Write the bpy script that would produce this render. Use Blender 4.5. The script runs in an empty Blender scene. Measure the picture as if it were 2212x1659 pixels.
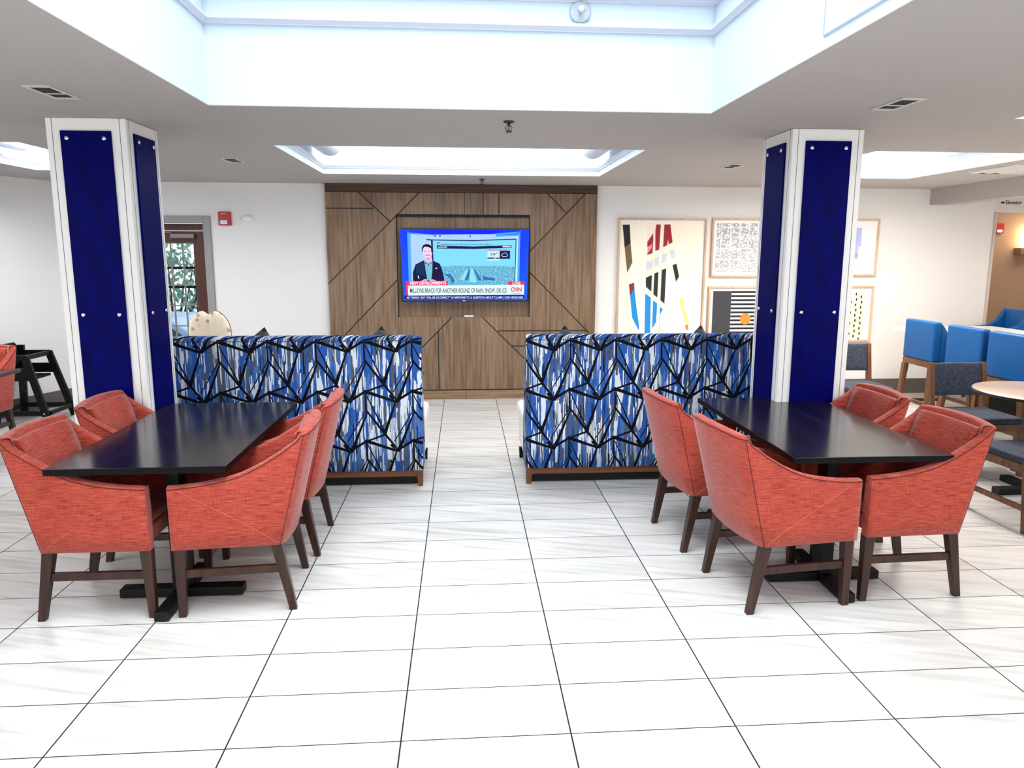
import bpy, bmesh, math, random
from mathutils import Vector, Matrix, Euler
from math import sin, cos, pi, radians, atan2, sqrt, hypot

S = bpy.context.scene
COL = S.collection
random.seed(7)

# ---------------------------------------------------------------- camera
def look(yaw, pitch, roll):
    f = Vector((sin(yaw)*cos(pitch), cos(yaw)*cos(pitch), -sin(pitch)))
    r = Vector((cos(yaw), -sin(yaw), 0)); u = r.cross(f)
    r2 = r*cos(roll)+u*sin(roll); u2 = -r*sin(roll)+u*cos(roll)
    return Matrix((r2, u2, -f)).transposed()
cam_d = bpy.data.cameras.new('camera'); cam = bpy.data.objects.new('camera', cam_d); COL.objects.link(cam)
cam.matrix_world = Matrix.Translation((0.237, -2.3587, 1.7135)) @ look(0.0725, 0.1662, 0.0024).to_4x4()
cam_d.lens = 36*1571.2/2212; cam_d.sensor_width = 36; cam_d.sensor_fit = 'HORIZONTAL'
cam_d.shift_x = -(1115.27-1106)/2212; cam_d.shift_y = (810-829.5)/2212
cam_d.clip_start = 0.05
S.camera = cam
S.view_settings.view_transform = 'Standard'; S.view_settings.look = 'None'
S.view_settings.gamma = 1; S.view_settings.use_curve_mapping = False
S.view_settings.exposure = 0.46

# ---------------------------------------------------------------- world and lights
W = bpy.data.worlds.new('world'); S.world = W; W.use_nodes = True
bg = W.node_tree.nodes['Background']; bg.inputs[0].default_value = (0.84, 0.93, 1.0, 1); bg.inputs[1].default_value = 1.6

def area(name, loc, rot, sx, sy, power, col=(1, 1, 1), spread=180):
    d = bpy.data.lights.new(name, 'AREA'); d.shape = 'RECTANGLE'; d.size = sx; d.size_y = sy
    d.energy = power; d.color = col; d.spread = radians(spread)
    o = bpy.data.objects.new(name, d); COL.objects.link(o); o.location = loc; o.rotation_euler = rot
    return o
# daylight falling through the tall ceiling well
area('skylight_lamp', (0.26, -1.6, 5.2), (0, 0, 0), 2.3, 4.6, 160, (0.90, 0.97, 1.0), 115)
area('skylight_strip_lamp', (0.26, 0.92, 5.15), (0, 0, 0), 2.5, 0.16, 46, (1, 0.99, 0.96))
# fill lamps added at five unseen, made-up windows of the rear wall
for wx, ww in ((-7.6, 2.7), (-3.8, 2.7), (0.0, 2.7), (3.8, 2.7), (7.6, 2.7)):
    area('rear_fill', (wx, -6.9, 1.35), (pi/2, 0, 0), ww, 1.65, 27, (1.0, 0.98, 0.96))

# ---------------------------------------------------------------- material helpers
def lin(c):
    c = c/255.0
    return c/12.92 if c <= 0.04045 else ((c+0.055)/1.055)**2.4
def rgb(r, g, b): return (lin(r), lin(g), lin(b), 1)
MATS = {}
def mat(name, c, rough=0.5, metal=0.0, spec=0.5, emit=None, es=1.0, noise=None, bump=None, coat=0.0):
    """noise=(scale xyz, second colour, low, high); bump=(scale xyz, strength)"""
    if name in MATS: return MATS[name]
    m = bpy.data.materials.new(name); m.use_nodes = True; nt = m.node_tree; N = nt.nodes; L = nt.links
    b = N['Principled BSDF']; b.inputs['Base Color'].default_value = c; b.inputs['Roughness'].default_value = rough
    b.inputs['Metallic'].default_value = metal; b.inputs['Specular IOR Level'].default_value = spec
    b.inputs['Coat Weight'].default_value = coat
    if emit: b.inputs['Emission Color'].default_value = emit; b.inputs['Emission Strength'].default_value = es
    if noise or bump: tc = N.new('ShaderNodeTexCoord')
    def nz(sc, detail=3):
        mp = N.new('ShaderNodeMapping'); mp.inputs['Scale'].default_value = sc; L.new(tc.outputs['Object'], mp.inputs[0])
        t = N.new('ShaderNodeTexNoise'); t.inputs['Scale'].default_value = 1; t.inputs['Detail'].default_value = detail
        L.new(mp.outputs[0], t.inputs[0]); return t
    if noise:
        t = nz(noise[0]); r = N.new('ShaderNodeValToRGB'); L.new(t.outputs[0], r.inputs[0])
        r.color_ramp.elements[0].position = noise[2]; r.color_ramp.elements[1].position = noise[3]
        r.color_ramp.elements[0].color = noise[1]; r.color_ramp.elements[1].color = c
        L.new(r.outputs[0], b.inputs['Base Color'])
    if bump:
        t = nz(bump[0]); bp = N.new('ShaderNodeBump'); bp.inputs['Strength'].default_value = bump[1]; bp.inputs['Distance'].default_value = 0.002
        L.new(t.outputs[0], bp.inputs['Height']); L.new(bp.outputs[0], b.inputs['Normal'])
    MATS[name] = m; return m

class G:
    """small node graph writer"""
    def __init__(s, nt): s.nt = nt
    def math(s, op, a, b=None, c=None):
        n = s.nt.nodes.new('ShaderNodeMath'); n.operation = op
        for i, v in enumerate((a, b, c)):
            if v is None: continue
            if isinstance(v, (int, float)): n.inputs[i].default_value = v
            else: s.nt.links.new(v, n.inputs[i])
        return n.outputs[0]
    def xyz(s):
        tc = s.nt.nodes.new('ShaderNodeTexCoord'); sp = s.nt.nodes.new('ShaderNodeSeparateXYZ')
        s.nt.links.new(tc.outputs['Object'], sp.inputs[0]); return sp.outputs
    def comb(s, x, y, z=0.0):
        n = s.nt.nodes.new('ShaderNodeCombineXYZ')
        for i, v in enumerate((x, y, z)):
            if isinstance(v, (int, float)): n.inputs[i].default_value = v
            else: s.nt.links.new(v, n.inputs[i])
        return n.outputs[0]
    def mix(s, f, a, b):
        n = s.nt.nodes.new('ShaderNodeMix'); n.data_type = 'RGBA'
        for k, v in (('Factor', f), ('A', a), ('B', b)):
            i = [q for q in n.inputs if q.name == k and (q.type == 'RGBA' or k == 'Factor')][0]
            if isinstance(v, (int, float)): i.default_value = v
            elif isinstance(v, tuple): i.default_value = v
            else: s.nt.links.new(v, i)
        return [q for q in n.outputs if q.type == 'RGBA'][0]
    def noise(s, vec, scale, detail=2):
        n = s.nt.nodes.new('ShaderNodeTexNoise'); n.inputs['Scale'].default_value = scale; n.inputs['Detail'].default_value = detail
        s.nt.links.new(vec, n.inputs['Vector']); return n.outputs[0]
    def ramp(s, f, stops, const=False):
        n = s.nt.nodes.new('ShaderNodeValToRGB'); s.nt.links.new(f, n.inputs[0]); cr = n.color_ramp
        if const: cr.interpolation = 'CONSTANT'
        while len(cr.elements) < len(stops): cr.elements.new(0.5)
        for e, (p, c) in zip(cr.elements, stops): e.position = p; e.color = c
        return n.outputs[0]

def newmat(name, rough=0.5):
    m = bpy.data.materials.new(name); m.use_nodes = True; MATS[name] = m
    b = m.node_tree.nodes['Principled BSDF']; b.inputs['Roughness'].default_value = rough
    return m, G(m.node_tree), b

# floor tiles: 0.61 x 0.305 grid, dark joints
def floor_mat():
    m, g, b = newmat('floor_tile', 0.32)
    x, y, z = g.xyz()
    u = g.math('DIVIDE', x, 0.61); v = g.math('DIVIDE', y, 0.305)
    fu = g.math('FRACT', g.math('ADD', u, 100.0)); fv = g.math('FRACT', g.math('ADD', v, 100.0))
    iu = g.math('FLOOR', g.math('ADD', u, 100.0)); iv = g.math('FLOOR', g.math('ADD', v, 100.0))
    du = g.math('MULTIPLY', g.math('MINIMUM', fu, g.math('SUBTRACT', 1.0, fu)), 0.61)
    dv = g.math('MULTIPLY', g.math('MINIMUM', fv, g.math('SUBTRACT', 1.0, fv)), 0.305)
    gr = g.math('MAXIMUM', g.math('LESS_THAN', du, 0.0030), g.math('LESS_THAN', dv, 0.0025))
    # diagonal stone veining, shifted tile by tile
    off = g.math('ADD', g.math('MULTIPLY', iu, 7.31), g.math('MULTIPLY', iv, 3.77))
    s1 = g.math('ADD', g.math('MULTIPLY', y, 1.0), g.math('MULTIPLY', x, 0.28))
    s2 = g.math('SUBTRACT', x, g.math('MULTIPLY', y, 0.28))
    vec = g.comb(g.math('MULTIPLY', s2, 1.6), g.math('MULTIPLY', s1, 22.0), off)
    n1 = g.noise(vec, 1.0, 4)
    vec2 = g.comb(g.math('MULTIPLY', x, 1.2), g.math('MULTIPLY', y, 4.0), off)
    n2 = g.noise(vec2, 1.0, 2)
    c1 = g.ramp(n1, [(0.3, (0.50, 0.49, 0.47, 1)), (0.5, (0.635, 0.63, 0.615, 1)), (0.7, (0.675, 0.67, 0.655, 1))])
    c2 = g.ramp(n2, [(0.35, (0.88, 0.86, 0.84, 1)), (0.65, (1, 1, 1, 1))])
    mul = g.nt.nodes.new('ShaderNodeMix'); mul.data_type = 'RGBA'; mul.blend_type = 'MULTIPLY'; mul.inputs[0].default_value = 1
    g.nt.links.new(c1, mul.inputs[6]); g.nt.links.new(c2, mul.inputs[7])
    col = g.mix(gr, mul.outputs[2], (0.008, 0.008, 0.009, 1))
    g.nt.links.new(col, b.inputs['Base Color'])
    rr = g.math('ADD', 0.27, g.math('MULTIPLY', gr, 0.5)); g.nt.links.new(rr, b.inputs['Roughness'])
    b.inputs['Specular IOR Level'].default_value = 0.3
    return m
FLOOR = floor_mat()

def wood_mat(name, stops, axis='z', scale=1.0, rough=0.45, spec=0.4):
    m, g, b = newmat(name, rough)
    x, y, z = g.xyz()
    k = {'x': (2, 38, 38), 'y': (38, 2, 38), 'z': (38, 38, 2)}[axis]
    vec = g.comb(g.math('MULTIPLY', x, k[0]*scale), g.math('MULTIPLY', y, k[1]*scale), g.math('MULTIPLY', z, k[2]*scale))
    n1 = g.noise(vec, 1.0, 5)
    k2 = [q*0.12 for q in k]
    vec2 = g.comb(g.math('MULTIPLY', x, k2[0]*scale), g.math('MULTIPLY', y, k2[1]*scale), g.math('MULTIPLY', z, k2[2]*scale))
    n2 = g.noise(vec2, 1.0, 2)
    f = g.math('ADD', g.math('MULTIPLY', n1, 0.65), g.math('MULTIPLY', n2, 0.35))
    g.nt.links.new(g.ramp(f, stops), b.inputs['Base Color']); b.inputs['Specular IOR Level'].default_value = spec
    return m
OAK = wood_mat('feature_oak', [(0.32, rgb(92, 70, 52)), (0.5, rgb(128, 103, 81)), (0.68, rgb(150, 125, 102))], 'z', 1.0)
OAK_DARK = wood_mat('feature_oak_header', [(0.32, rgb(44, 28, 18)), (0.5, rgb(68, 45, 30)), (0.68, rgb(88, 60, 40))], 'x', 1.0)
WALNUT = wood_mat('walnut_leg', [(0.3, rgb(26, 12, 8)), (0.5, rgb(50, 25, 16)), (0.7, rgb(74, 41, 27))], 'z', 1.0, 0.35)
WALNUT_L = wood_mat('brown_leg', [(0.3, rgb(70, 42, 26)), (0.5, rgb(104, 66, 42)), (0.7, rgb(132, 90, 60))], 'z', 1.0, 0.4)
RAIL = wood_mat('sofa_rail', [(0.3, rgb(78, 44, 24)), (0.5, rgb(108, 64, 38)), (0.7, rgb(132, 84, 52))], 'x', 1.0, 0.4)
ESP = wood_mat('espresso_top', [(0.3, rgb(10, 7, 9)), (0.5, rgb(22, 16, 19)), (0.7, rgb(42, 34, 37))], 'y', 0.5, 0.16, 0.6)
FRAME_W = wood_mat('pale_frame', [(0.3, rgb(176, 146, 116)), (0.5, rgb(200, 170, 140)), (0.7, rgb(216, 190, 162))], 'z', 1.0, 0.5)

def coral_mat():
    m, g, b = newmat('coral_fabric', 0.85)
    x, y, z = g.xyz()
    h = g.math('ADD', x, y)
    n1 = g.noise(g.comb(g.math('MULTIPLY', h, 14), 0.0, g.math('MULTIPLY', z, 260)), 1.0, 3)
    n2 = g.noise(g.comb(g.math('MULTIPLY', h, 260), 0.0, g.math('MULTIPLY', z, 20)), 1.0, 2)
    n3 = g.noise(g.comb(x, y, z), 5.0, 2)
    f = g.math('ADD', g.math('ADD', g.math('MULTIPLY', n1, 0.65), g.math('MULTIPLY', n2, 0.25)), g.math('MULTIPLY', n3, 0.1))
    c = g.ramp(f, [(0.33, rgb(106, 32, 26)), (0.46, rgb(158, 58, 44)), (0.64, rgb(188, 86, 70))])
    g.nt.links.new(c, b.inputs['Base Color'])
    b.inputs['Sheen Weight'].default_value = 0.25; b.inputs['Sheen Roughness'].default_value = 0.4
    b.inputs['Specular IOR Level'].default_value = 0.25
    bp = g.nt.nodes.new('ShaderNodeBump'); bp.inputs['Strength'].default_value = 0.35; bp.inputs['Distance'].default_value = 0.001
    g.nt.links.new(f, bp.inputs['Height']); g.nt.links.new(bp.outputs[0], b.inputs['Normal'])
    return m
CORAL = coral_mat()

# sofa fabric: vertical brush streaks under a black angular line network
def seg_group():
    ng = bpy.data.node_groups.new('segment', 'ShaderNodeTree')
    for n in ('X', 'Y', 'MX', 'MY', 'HX', 'HY', 'W0', 'W1'):
        ng.interface.new_socket(n, in_out='INPUT', socket_type='NodeSocketFloat')
    ng.interface.new_socket('Mask', in_out='OUTPUT', socket_type='NodeSocketFloat')
    gi = ng.nodes.new('NodeGroupInput'); go = ng.nodes.new('NodeGroupOutput'); g = G(ng); I = gi.outputs
    PX, PY = 405.0, 440.0
    def wrap(d, p):
        n = ng.nodes.new('ShaderNodeMath'); n.operation = 'WRAP'; ng.links.new(d, n.inputs[0]); n.inputs[1].default_value = p/2; n.inputs[2].default_value = -p/2
        return n.outputs[0]
    dx = wrap(g.math('SUBTRACT', I['X'], I['MX']), PX); dy = wrap(g.math('SUBTRACT', I['Y'], I['MY']), PY)
    dot = g.math('ADD', g.math('MULTIPLY', dx, I['HX']), g.math('MULTIPLY', dy, I['HY']))
    hh = g.math('ADD', g.math('MULTIPLY', I['HX'], I['HX']), g.math('MULTIPLY', I['HY'], I['HY']))
    t = g.math('MAXIMUM', g.math('MINIMUM', g.math('DIVIDE', dot, hh), 1.0), -1.0)
    ex = g.math('SUBTRACT', dx, g.math('MULTIPLY', t, I['HX'])); ey = g.math('SUBTRACT', dy, g.math('MULTIPLY', t, I['HY']))
    d = g.math('SQRT', g.math('ADD', g.math('MULTIPLY', ex, ex), g.math('MULTIPLY', ey, ey)))
    tt = g.math('MULTIPLY', g.math('ADD', t, 1.0), 0.5)
    w = g.math('ADD', I['W0'], g.math('MULTIPLY', tt, g.math('SUBTRACT', I['W1'], I['W0'])))
    ng.links.new(g.math('LESS_THAN', d, w), go.inputs[0])
    return ng
def sofa_mat(phase_x):
    m, g, b = newmat('streaked_fabric_%d' % int(phase_x), 0.9); b.inputs['Specular IOR Level'].default_value = 0.08
    ng = SEG
    x, y, z = g.xyz()
    k = 1/0.000838
    xx = g.math('ADD', g.math('MULTIPLY', g.math('SUBTRACT', x, g.math('MULTIPLY', y, 0.9)), k), phase_x)
    yy = g.math('MULTIPLY', g.math('SUBTRACT', 1.092, g.math('ADD', z, g.math('MULTIPLY', y, 0.0))), k)
    segs = [((0, 0), (-150, 92), 8, 9), ((0, 0), (258, 92), 12, 8), ((0, 0), (3, 165), 5, 6),
            ((3, 170), (-165, 445), 3.5, 3.5), ((10, 190), (-128, 528), 5, 11), ((3, 165), (165, 385), 6, 9), ((165, 385), (273, 528), 8, 6),
            ((12, 40), (160, 360), 3.5, 5), ((-147, 95), (-245, 372), 5, 12), ((162, 385), (0, 442), 7, 6),
            ((-190, 40), (-150, 92), 9, 3), ((-105, 20), (-147, 92), 7, 3)]
    mask = None
    for (a, c, w0, w1) in segs:
        n = g.nt.nodes.new('ShaderNodeGroup'); n.node_tree = ng
        g.nt.links.new(xx, n.inputs[0]); g.nt.links.new(yy, n.inputs[1])
        for i, v in enumerate(((a[0]+c[0])/2, (a[1]+c[1])/2, (c[0]-a[0])/2, (c[1]-a[1])/2, w0*1.3, w1*1.3)): n.inputs[2+i].default_value = v
        mask = n.outputs[0] if mask is None else g.math('MAXIMUM', mask, n.outputs[0])
    def streaks(fx, fy, seed):
        v = g.nt.nodes.new('ShaderNodeTexVoronoi'); v.distance = 'CHEBYCHEV'; v.inputs['Scale'].default_value = 1; v.inputs['Randomness'].default_value = 0.9
        wob = g.math('MULTIPLY', g.noise(g.comb(g.math('MULTIPLY', xx, 0.02), g.math('MULTIPLY', yy, 0.012)), 1.0, 1), 0.6)
        g.nt.links.new(g.comb(g.math('ADD', g.math('MULTIPLY', xx, fx), wob), g.math('MULTIPLY', yy, fy), seed), v.inputs['Vector'])
        sp = g.nt.nodes.new('ShaderNodeSeparateColor'); g.nt.links.new(v.outputs['Color'], sp.inputs[0]); return sp.outputs[0]
    Wt = rgb(222, 228, 234); B1 = rgb(46, 92, 170); B2 = rgb(78, 116, 182); GR = rgb(84, 92, 112); NV = rgb(30, 50, 104); LG = rgb(176, 186, 198)
    base = g.ramp(streaks(0.034, 0.0036, 1.0), [(0, B1), (0.30, GR), (0.50, Wt), (0.62, B2), (0.80, LG), (0.87, B1)], True)
    top = g.ramp(streaks(0.10, 0.0065, 5.0), [(0, Wt), (0.12, B1), (0.17, NV), (0.21, GR), (0.25, (0.01, 0.01, 0.015, 1)), (0.275, B1)], True)
    sel = g.math('LESS_THAN', streaks(0.10, 0.0065, 5.0), 0.275)
    col = g.mix(sel, base, top)
    col = g.mix(mask, col, (0.006, 0.006, 0.009, 1))
    g.nt.links.new(col, b.inputs['Base Color'])
    return m
SEG = seg_group()

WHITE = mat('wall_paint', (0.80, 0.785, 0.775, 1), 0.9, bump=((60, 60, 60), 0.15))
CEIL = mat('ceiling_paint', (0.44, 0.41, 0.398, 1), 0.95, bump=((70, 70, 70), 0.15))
CEILW = mat('well_paint', (0.62, 0.70, 0.78, 1), 0.8)
MOLD = mat('moulding_paint', (0.58, 0.62, 0.72, 1), 0.5)
WARM = mat('warm_wall_paint', (0.80, 0.73, 0.66, 1), 0.9, bump=((60, 60, 60), 0.15))
TAN = mat('tan_wall_paint', rgb(158, 128, 106), 0.9)
BASEB = mat('baseboard_grey', rgb(92, 86, 82), 0.6)
GREYF = mat('grey_frame_paint', rgb(146, 144, 142), 0.5)
CLAD = mat('column_cladding', (0.88, 0.87, 0.85, 1), 0.45)
SEAM = mat('dark_joint', rgb(70, 66, 62), 0.8)
BLUEP = mat('blue_panel', (0.0005, 0.001, 0.115, 1), 0.5, noise=((18, 18, 6), (0.0003, 0.0006, 0.075, 1), 0.35, 0.65), spec=0.05)
CHROME = mat('chrome', (0.8, 0.8, 0.8, 1), 0.2, 1.0)
BLACK = mat('black_metal', rgb(10, 10, 12), 0.45, 0.0, 0.25)
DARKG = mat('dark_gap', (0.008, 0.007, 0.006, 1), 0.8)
PIPE = mat('dark_piping', rgb(60, 22, 20), 0.7)
STITCH = mat('coral_stitch', rgb(206, 90, 68), 0.8)
ESPE = mat('espresso_edge', rgb(9, 7, 8), 0.5, spec=0.12)
VINYL = mat('white_vinyl', rgb(228, 226, 222), 0.4)
CHARC = mat('charcoal_fabric', rgb(66, 68, 72), 0.85, bump=((300, 300, 300), 0.4))
SLATE = mat('slate_fabric', rgb(62, 68, 82), 0.75, spec=0.2, noise=((40, 40, 40), rgb(46, 51, 64), 0.35, 0.65), bump=((220, 220, 220), 0.4))
STOOLB = mat('bright_blue_vinyl', rgb(12, 84, 146), 0.45, noise=((6, 6, 6), rgb(10, 78, 142), 0.3, 0.7), spec=0.3)
BLKW = mat('black_stained_wood', rgb(9, 7, 8), 0.4, 0, 0.2)
CWHITE = mat('white_counter', rgb(236, 232, 226), 0.25)
TTOP = mat('round_top_laminate', rgb(172, 150, 132), 0.22)
DOORW = wood_mat('door_mahogany', [(0.3, rgb(44, 18, 10)), (0.5, rgb(74, 32, 18)), (0.7, rgb(92, 44, 26))], 'z', 1.0, 0.4)
RED = mat('alarm_red', rgb(168, 20, 30), 0.4)
PLW = mat('white_plastic', rgb(236, 236, 236), 0.4)
VENTM = mat('vent_metal', (0.62, 0.6, 0.585, 1), 0.6)
MAT_W = mat('mount_board', (0.86, 0.85, 0.86, 1), 0.7)
TVB = mat('tv_bezel', rgb(10, 10, 16), 0.25)
LAMPP = mat('lit_diffuser', (0.9, 0.9, 0.9, 1), 0.6, emit=(0.95, 0.98, 1.0, 1), es=4.2)
def glass_mat():
    m, g, b = newmat('door_glass', 0.02)
    b.inputs['Transmission Weight'].default_value = 1.0; b.inputs['IOR'].default_value = 1.02
    return m
GLASS = glass_mat()

# ---------------------------------------------------------------- mesh helpers
class MB:
    def __init__(s): s.bm = bmesh.new(); s.mi = 0
    def faces(s, vs, fs):
        v = [s.bm.verts.new(p) for p in vs]; out = []
        for f in fs:
            try:
                q = s.bm.faces.new([v[i] for i in f]); q.material_index = s.mi; out.append(q)
            except ValueError: pass
        return out
    def box(s, x0, x1, y0, y1, z0, z1, M=None):
        vs = [(x, y, z) for z in (z0, z1) for y in (y0, y1) for x in (x0, x1)]
        if M is not None: vs = [M @ Vector(p) for p in vs]
        s.faces(vs, [(0, 2, 3, 1), (4, 5, 7, 6), (0, 1, 5, 4), (2, 6, 7, 3), (0, 4, 6, 2), (1, 3, 7, 5)]); return s
    def hexa(s, bot, top):
        """bot, top: four corners each, same order"""
        s.faces(list(bot)+list(top), [(3, 2, 1, 0), (4, 5, 6, 7), (0, 1, 5, 4), (1, 2, 6, 5), (2, 3, 7, 6), (3, 0, 4, 7)]); return s
    def post(s, a, b, wa, wb, da=None, db=None):
        """tapered rectangular post from a to b (widths in x, depths in y)"""
        da = da or wa; db = db or wb
        f = lambda p, w, d: [(p[0]-w/2, p[1]-d/2, p[2]), (p[0]+w/2, p[1]-d/2, p[2]), (p[0]+w/2, p[1]+d/2, p[2]), (p[0]-w/2, p[1]+d/2, p[2])]
        return s.hexa(f(a, wa, da), f(b, wb, db))
    def bar(s, a, b, w, h, up=(0, 0, 1)):
        a = Vector(a); b = Vector(b); d = (b-a).normalized(); up = Vector(up)
        r = d.cross(up)
        if r.length < 1e-4: r = d.cross(Vector((1, 0, 0)))
        r.normalize(); u = r.cross(d)
        f = lambda p: [p+r*sx*w/2+u*sy*h/2 for sx, sy in ((-1, -1), (1, -1), (1, 1), (-1, 1))]
        return s.hexa(f(a), f(b))
    def tube(s, pts, r, n=8, closed=False):
        pts = [Vector(p) for p in pts]; rings = []; m = len(pts)
        for i, p in enumerate(pts):
            if closed: d = pts[(i+1) % m]-pts[i-1]
            else: d = pts[min(i+1, m-1)]-pts[max(i-1, 0)]
            d.normalize(); ref = Vector((0, 0, 1)) if abs(d.z) < 0.9 else Vector((1, 0, 0))
            u = d.cross(ref).normalized(); v = d.cross(u)
            rr = r[i] if isinstance(r, (list, tuple)) else r
            rings.append([s.bm.verts.new(p+u*cos(2*pi*k/n)*rr+v*sin(2*pi*k/n)*rr) for k in range(n)])
        for i in range(m if closed else m-1):
            A, B = rings[i], rings[(i+1) % m]
            for k in range(n):
                q = s.bm.faces.new((A[k], A[(k+1) % n], B[(k+1) % n], B[k])); q.material_index = s.mi; q.smooth = True
        if not closed:
            for R in (rings[0], rings[-1]):
                q = s.bm.faces.new(R); q.material_index = s.mi
        return s
    def lathe(s, prof, c=(0, 0, 0), n=24, M=None):
        """prof: (r, z) pairs; capped"""
        rings = []
        for r, z in prof:
            vs = [Vector((c[0]+r*cos(2*pi*k/n), c[1]+r*sin(2*pi*k/n), c[2]+z)) for k in range(n)]
            if M is not None: vs = [M @ v for v in vs]
            rings.append([s.bm.verts.new(v) for v in vs])
        for A, B in zip(rings, rings[1:]):
            for k in range(n):
                q = s.bm.faces.new((A[k], A[(k+1) % n], B[(k+1) % n], B[k])); q.material_index = s.mi; q.smooth = True
        for R in (rings[0], rings[-1]):
            q = s.bm.faces.new(R); q.material_index = s.mi
        return s
    def prism(s, poly, axis, a, b):
        """poly of 2D points extruded along axis from a to b"""
        def P(p, t):
            return {'x': (t, p[0], p[1]), 'y': (p[0], t, p[1]), 'z': (p[0], p[1], t)}[axis]
        n = len(poly); vs = [P(p, a) for p in poly]+[P(p, b) for p in poly]
        s.faces(vs, [tuple(range(n-1, -1, -1)), tuple(range(n, 2*n))]+[(i, (i+1) % n, n+(i+1) % n, n+i) for i in range(n)]); return s
    def build(s, name, mats, parent=None, bevel=0, seg=2, smooth=False, loc=None, rot=None, sub=0):
        bmesh.ops.recalc_face_normals(s.bm, faces=s.bm.faces)
        me = bpy.data.meshes.new(name); s.bm.to_mesh(me); s.bm.free()
        for m in (mats if isinstance(mats, (list, tuple)) else [mats]): me.materials.append(m)
        if smooth:
            for p in me.polygons: p.use_smooth = True
        o = bpy.data.objects.new(name, me); COL.objects.link(o)
        if parent: o.parent = parent
        if loc: o.location = loc
        if rot: o.rotation_euler = rot
        if bevel:
            b = o.modifiers.new('bevel', 'BEVEL'); b.width = bevel; b.segments = seg; b.limit_method = 'ANGLE'; b.angle_limit = radians(40)
        if sub:
            b = o.modifiers.new('sub', 'SUBSURF'); b.levels = sub; b.render_levels = sub
        return o

def thing(name, label, cat, loc=(0, 0, 0), rz=0.0, group=None):
    o = bpy.data.objects.new(name, None); COL.objects.link(o); o.empty_display_size = 0.1
    o.location = loc; o.rotation_euler = (0, 0, rz); return tag(o, label, cat, group)
def tag(o, label, cat, group=None):
    o['label'] = label; o['category'] = cat
    if group: o['group'] = group
    return o
def struct(o): o['kind'] = 'structure'; return o
def dup(root, loc, rz, label):
    def cp(o, par):
        c = o.copy(); COL.objects.link(c)
        if par: c.parent = par
        for ch in [q for q in kids[o.name]]: cp(ch, c)
        return c
    kids = {}
    def walk(o):
        kids[o.name] = list(o.children)
        for ch in o.children: walk(ch)
    walk(root)
    r = cp(root, None); r.location = loc; r.rotation_euler = (0, 0, rz); r['label'] = label
    return r
def text(name, body, size, loc, rot, m, parent=None, sx=1.0, ext=0.0, align='LEFT', bold=0.0):
    c = bpy.data.curves.new(name, 'FONT'); c.body = body; c.size = size; c.align_x = align; c.extrude = ext; c.offset = bold
    t = bpy.data.objects.new('tmp', c); COL.objects.link(t); bpy.context.view_layer.update()
    me = bpy.data.meshes.new_from_object(t.evaluated_get(bpy.context.evaluated_depsgraph_get()))
    bpy.data.objects.remove(t); me.materials.clear(); me.materials.append(m)
    o = bpy.data.objects.new(name, me); COL.objects.link(o)
    o.location = loc; o.rotation_euler = rot; o.scale = (sx, 1, 1)
    if parent: o.parent = parent
    return o

H = 2.48      # ceiling height
YB = 6.20     # back wall
# ================================================================ SETTING
def rects_mesh(name, rects, z, m, flip=False):
    b = MB()
    for x0, x1, y0, y1 in rects: b.faces([(x0, y0, z), (x1, y0, z), (x1, y1, z), (x0, y1, z)], [(0, 3, 2, 1) if flip else (0, 1, 2, 3)])
    me_o = b.build(name, m); return struct(me_o)
fl = rects_mesh('floor', [(-11, 10, -7, 6.35), (6.5, 10, 6.35, 7.6)], 0.0, FLOOR)
for p in fl.data.polygons:
    if p.normal.z < 0: p.flip()

WELL = (-1.10, 1.62, -4.2, 1.78); TR2 = (-1.13, 1.62, 3.24, 5.17); TRR = (3.37, 4.83, 3.15, 5.08); TRL = (-3.80, -2.90, 3.24, 5.08)
TNR = (3.40, 6.0-0.25, -4.2, 1.79); TNL = (-5.3, -3.1, -4.2, 1.2)
holes = [WELL, TR2, TRR, TRL, TNR, TNL]
xs = sorted({-11, 10}|{h[0] for h in holes}|{h[1] for h in holes}); ys = sorted({-7, 7.6}|{h[2] for h in holes}|{h[3] for h in holes})
rc = []
for i in range(len(xs)-1):
    for j in range(len(ys)-1):
        cx, cy = (xs[i]+xs[i+1])/2, (ys[j]+ys[j+1])/2
        if not any(h[0] < cx < h[1] and h[2] < cy < h[3] for h in holes): rc.append((xs[i], xs[i+1], ys[j], ys[j+1]))
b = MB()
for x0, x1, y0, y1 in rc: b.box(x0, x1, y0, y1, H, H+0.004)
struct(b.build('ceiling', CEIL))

def shaft(name, h, z1, m, t=0.02, top=True):
    b = MB(); x0, x1, y0, y1 = h
    b.box(x0-t, x0, y0-t, y1+t, H+0.004, z1); b.box(x1, x1+t, y0-t, y1+t, H+0.004, z1)
    b.box(x0, x1, y0-t, y0, H+0.004, z1); b.box(x0, x1, y1, y1+t, H+0.004, z1)
    if top: b.box(x0-t, x1+t, y0-t, y1+t, z1, z1+t)
    return struct(b.build(name, m))
shaft('ceiling_well', WELL, 5.4, CEILW)
def ring(b, h, prof):
    """moulding: profile of (inset, z) carried round the inside of rectangle h"""
    x0, x1, y0, y1 = h; R = []
    for d, z in prof: R.append([(x0+d, y0+d, z), (x1-d, y0+d, z), (x1-d, y1-d, z), (x0+d, y1-d, z)])
    n = len(prof)
    vs = [p for r in R for p in r]; fs = []
    for i in range(n):
        j = (i+1) % n
        for k in range(4): fs.append((4*i+k, 4*i+(k+1) % 4, 4*j+(k+1) % 4, 4*j+k))
    b.faces(vs, fs)
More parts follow.
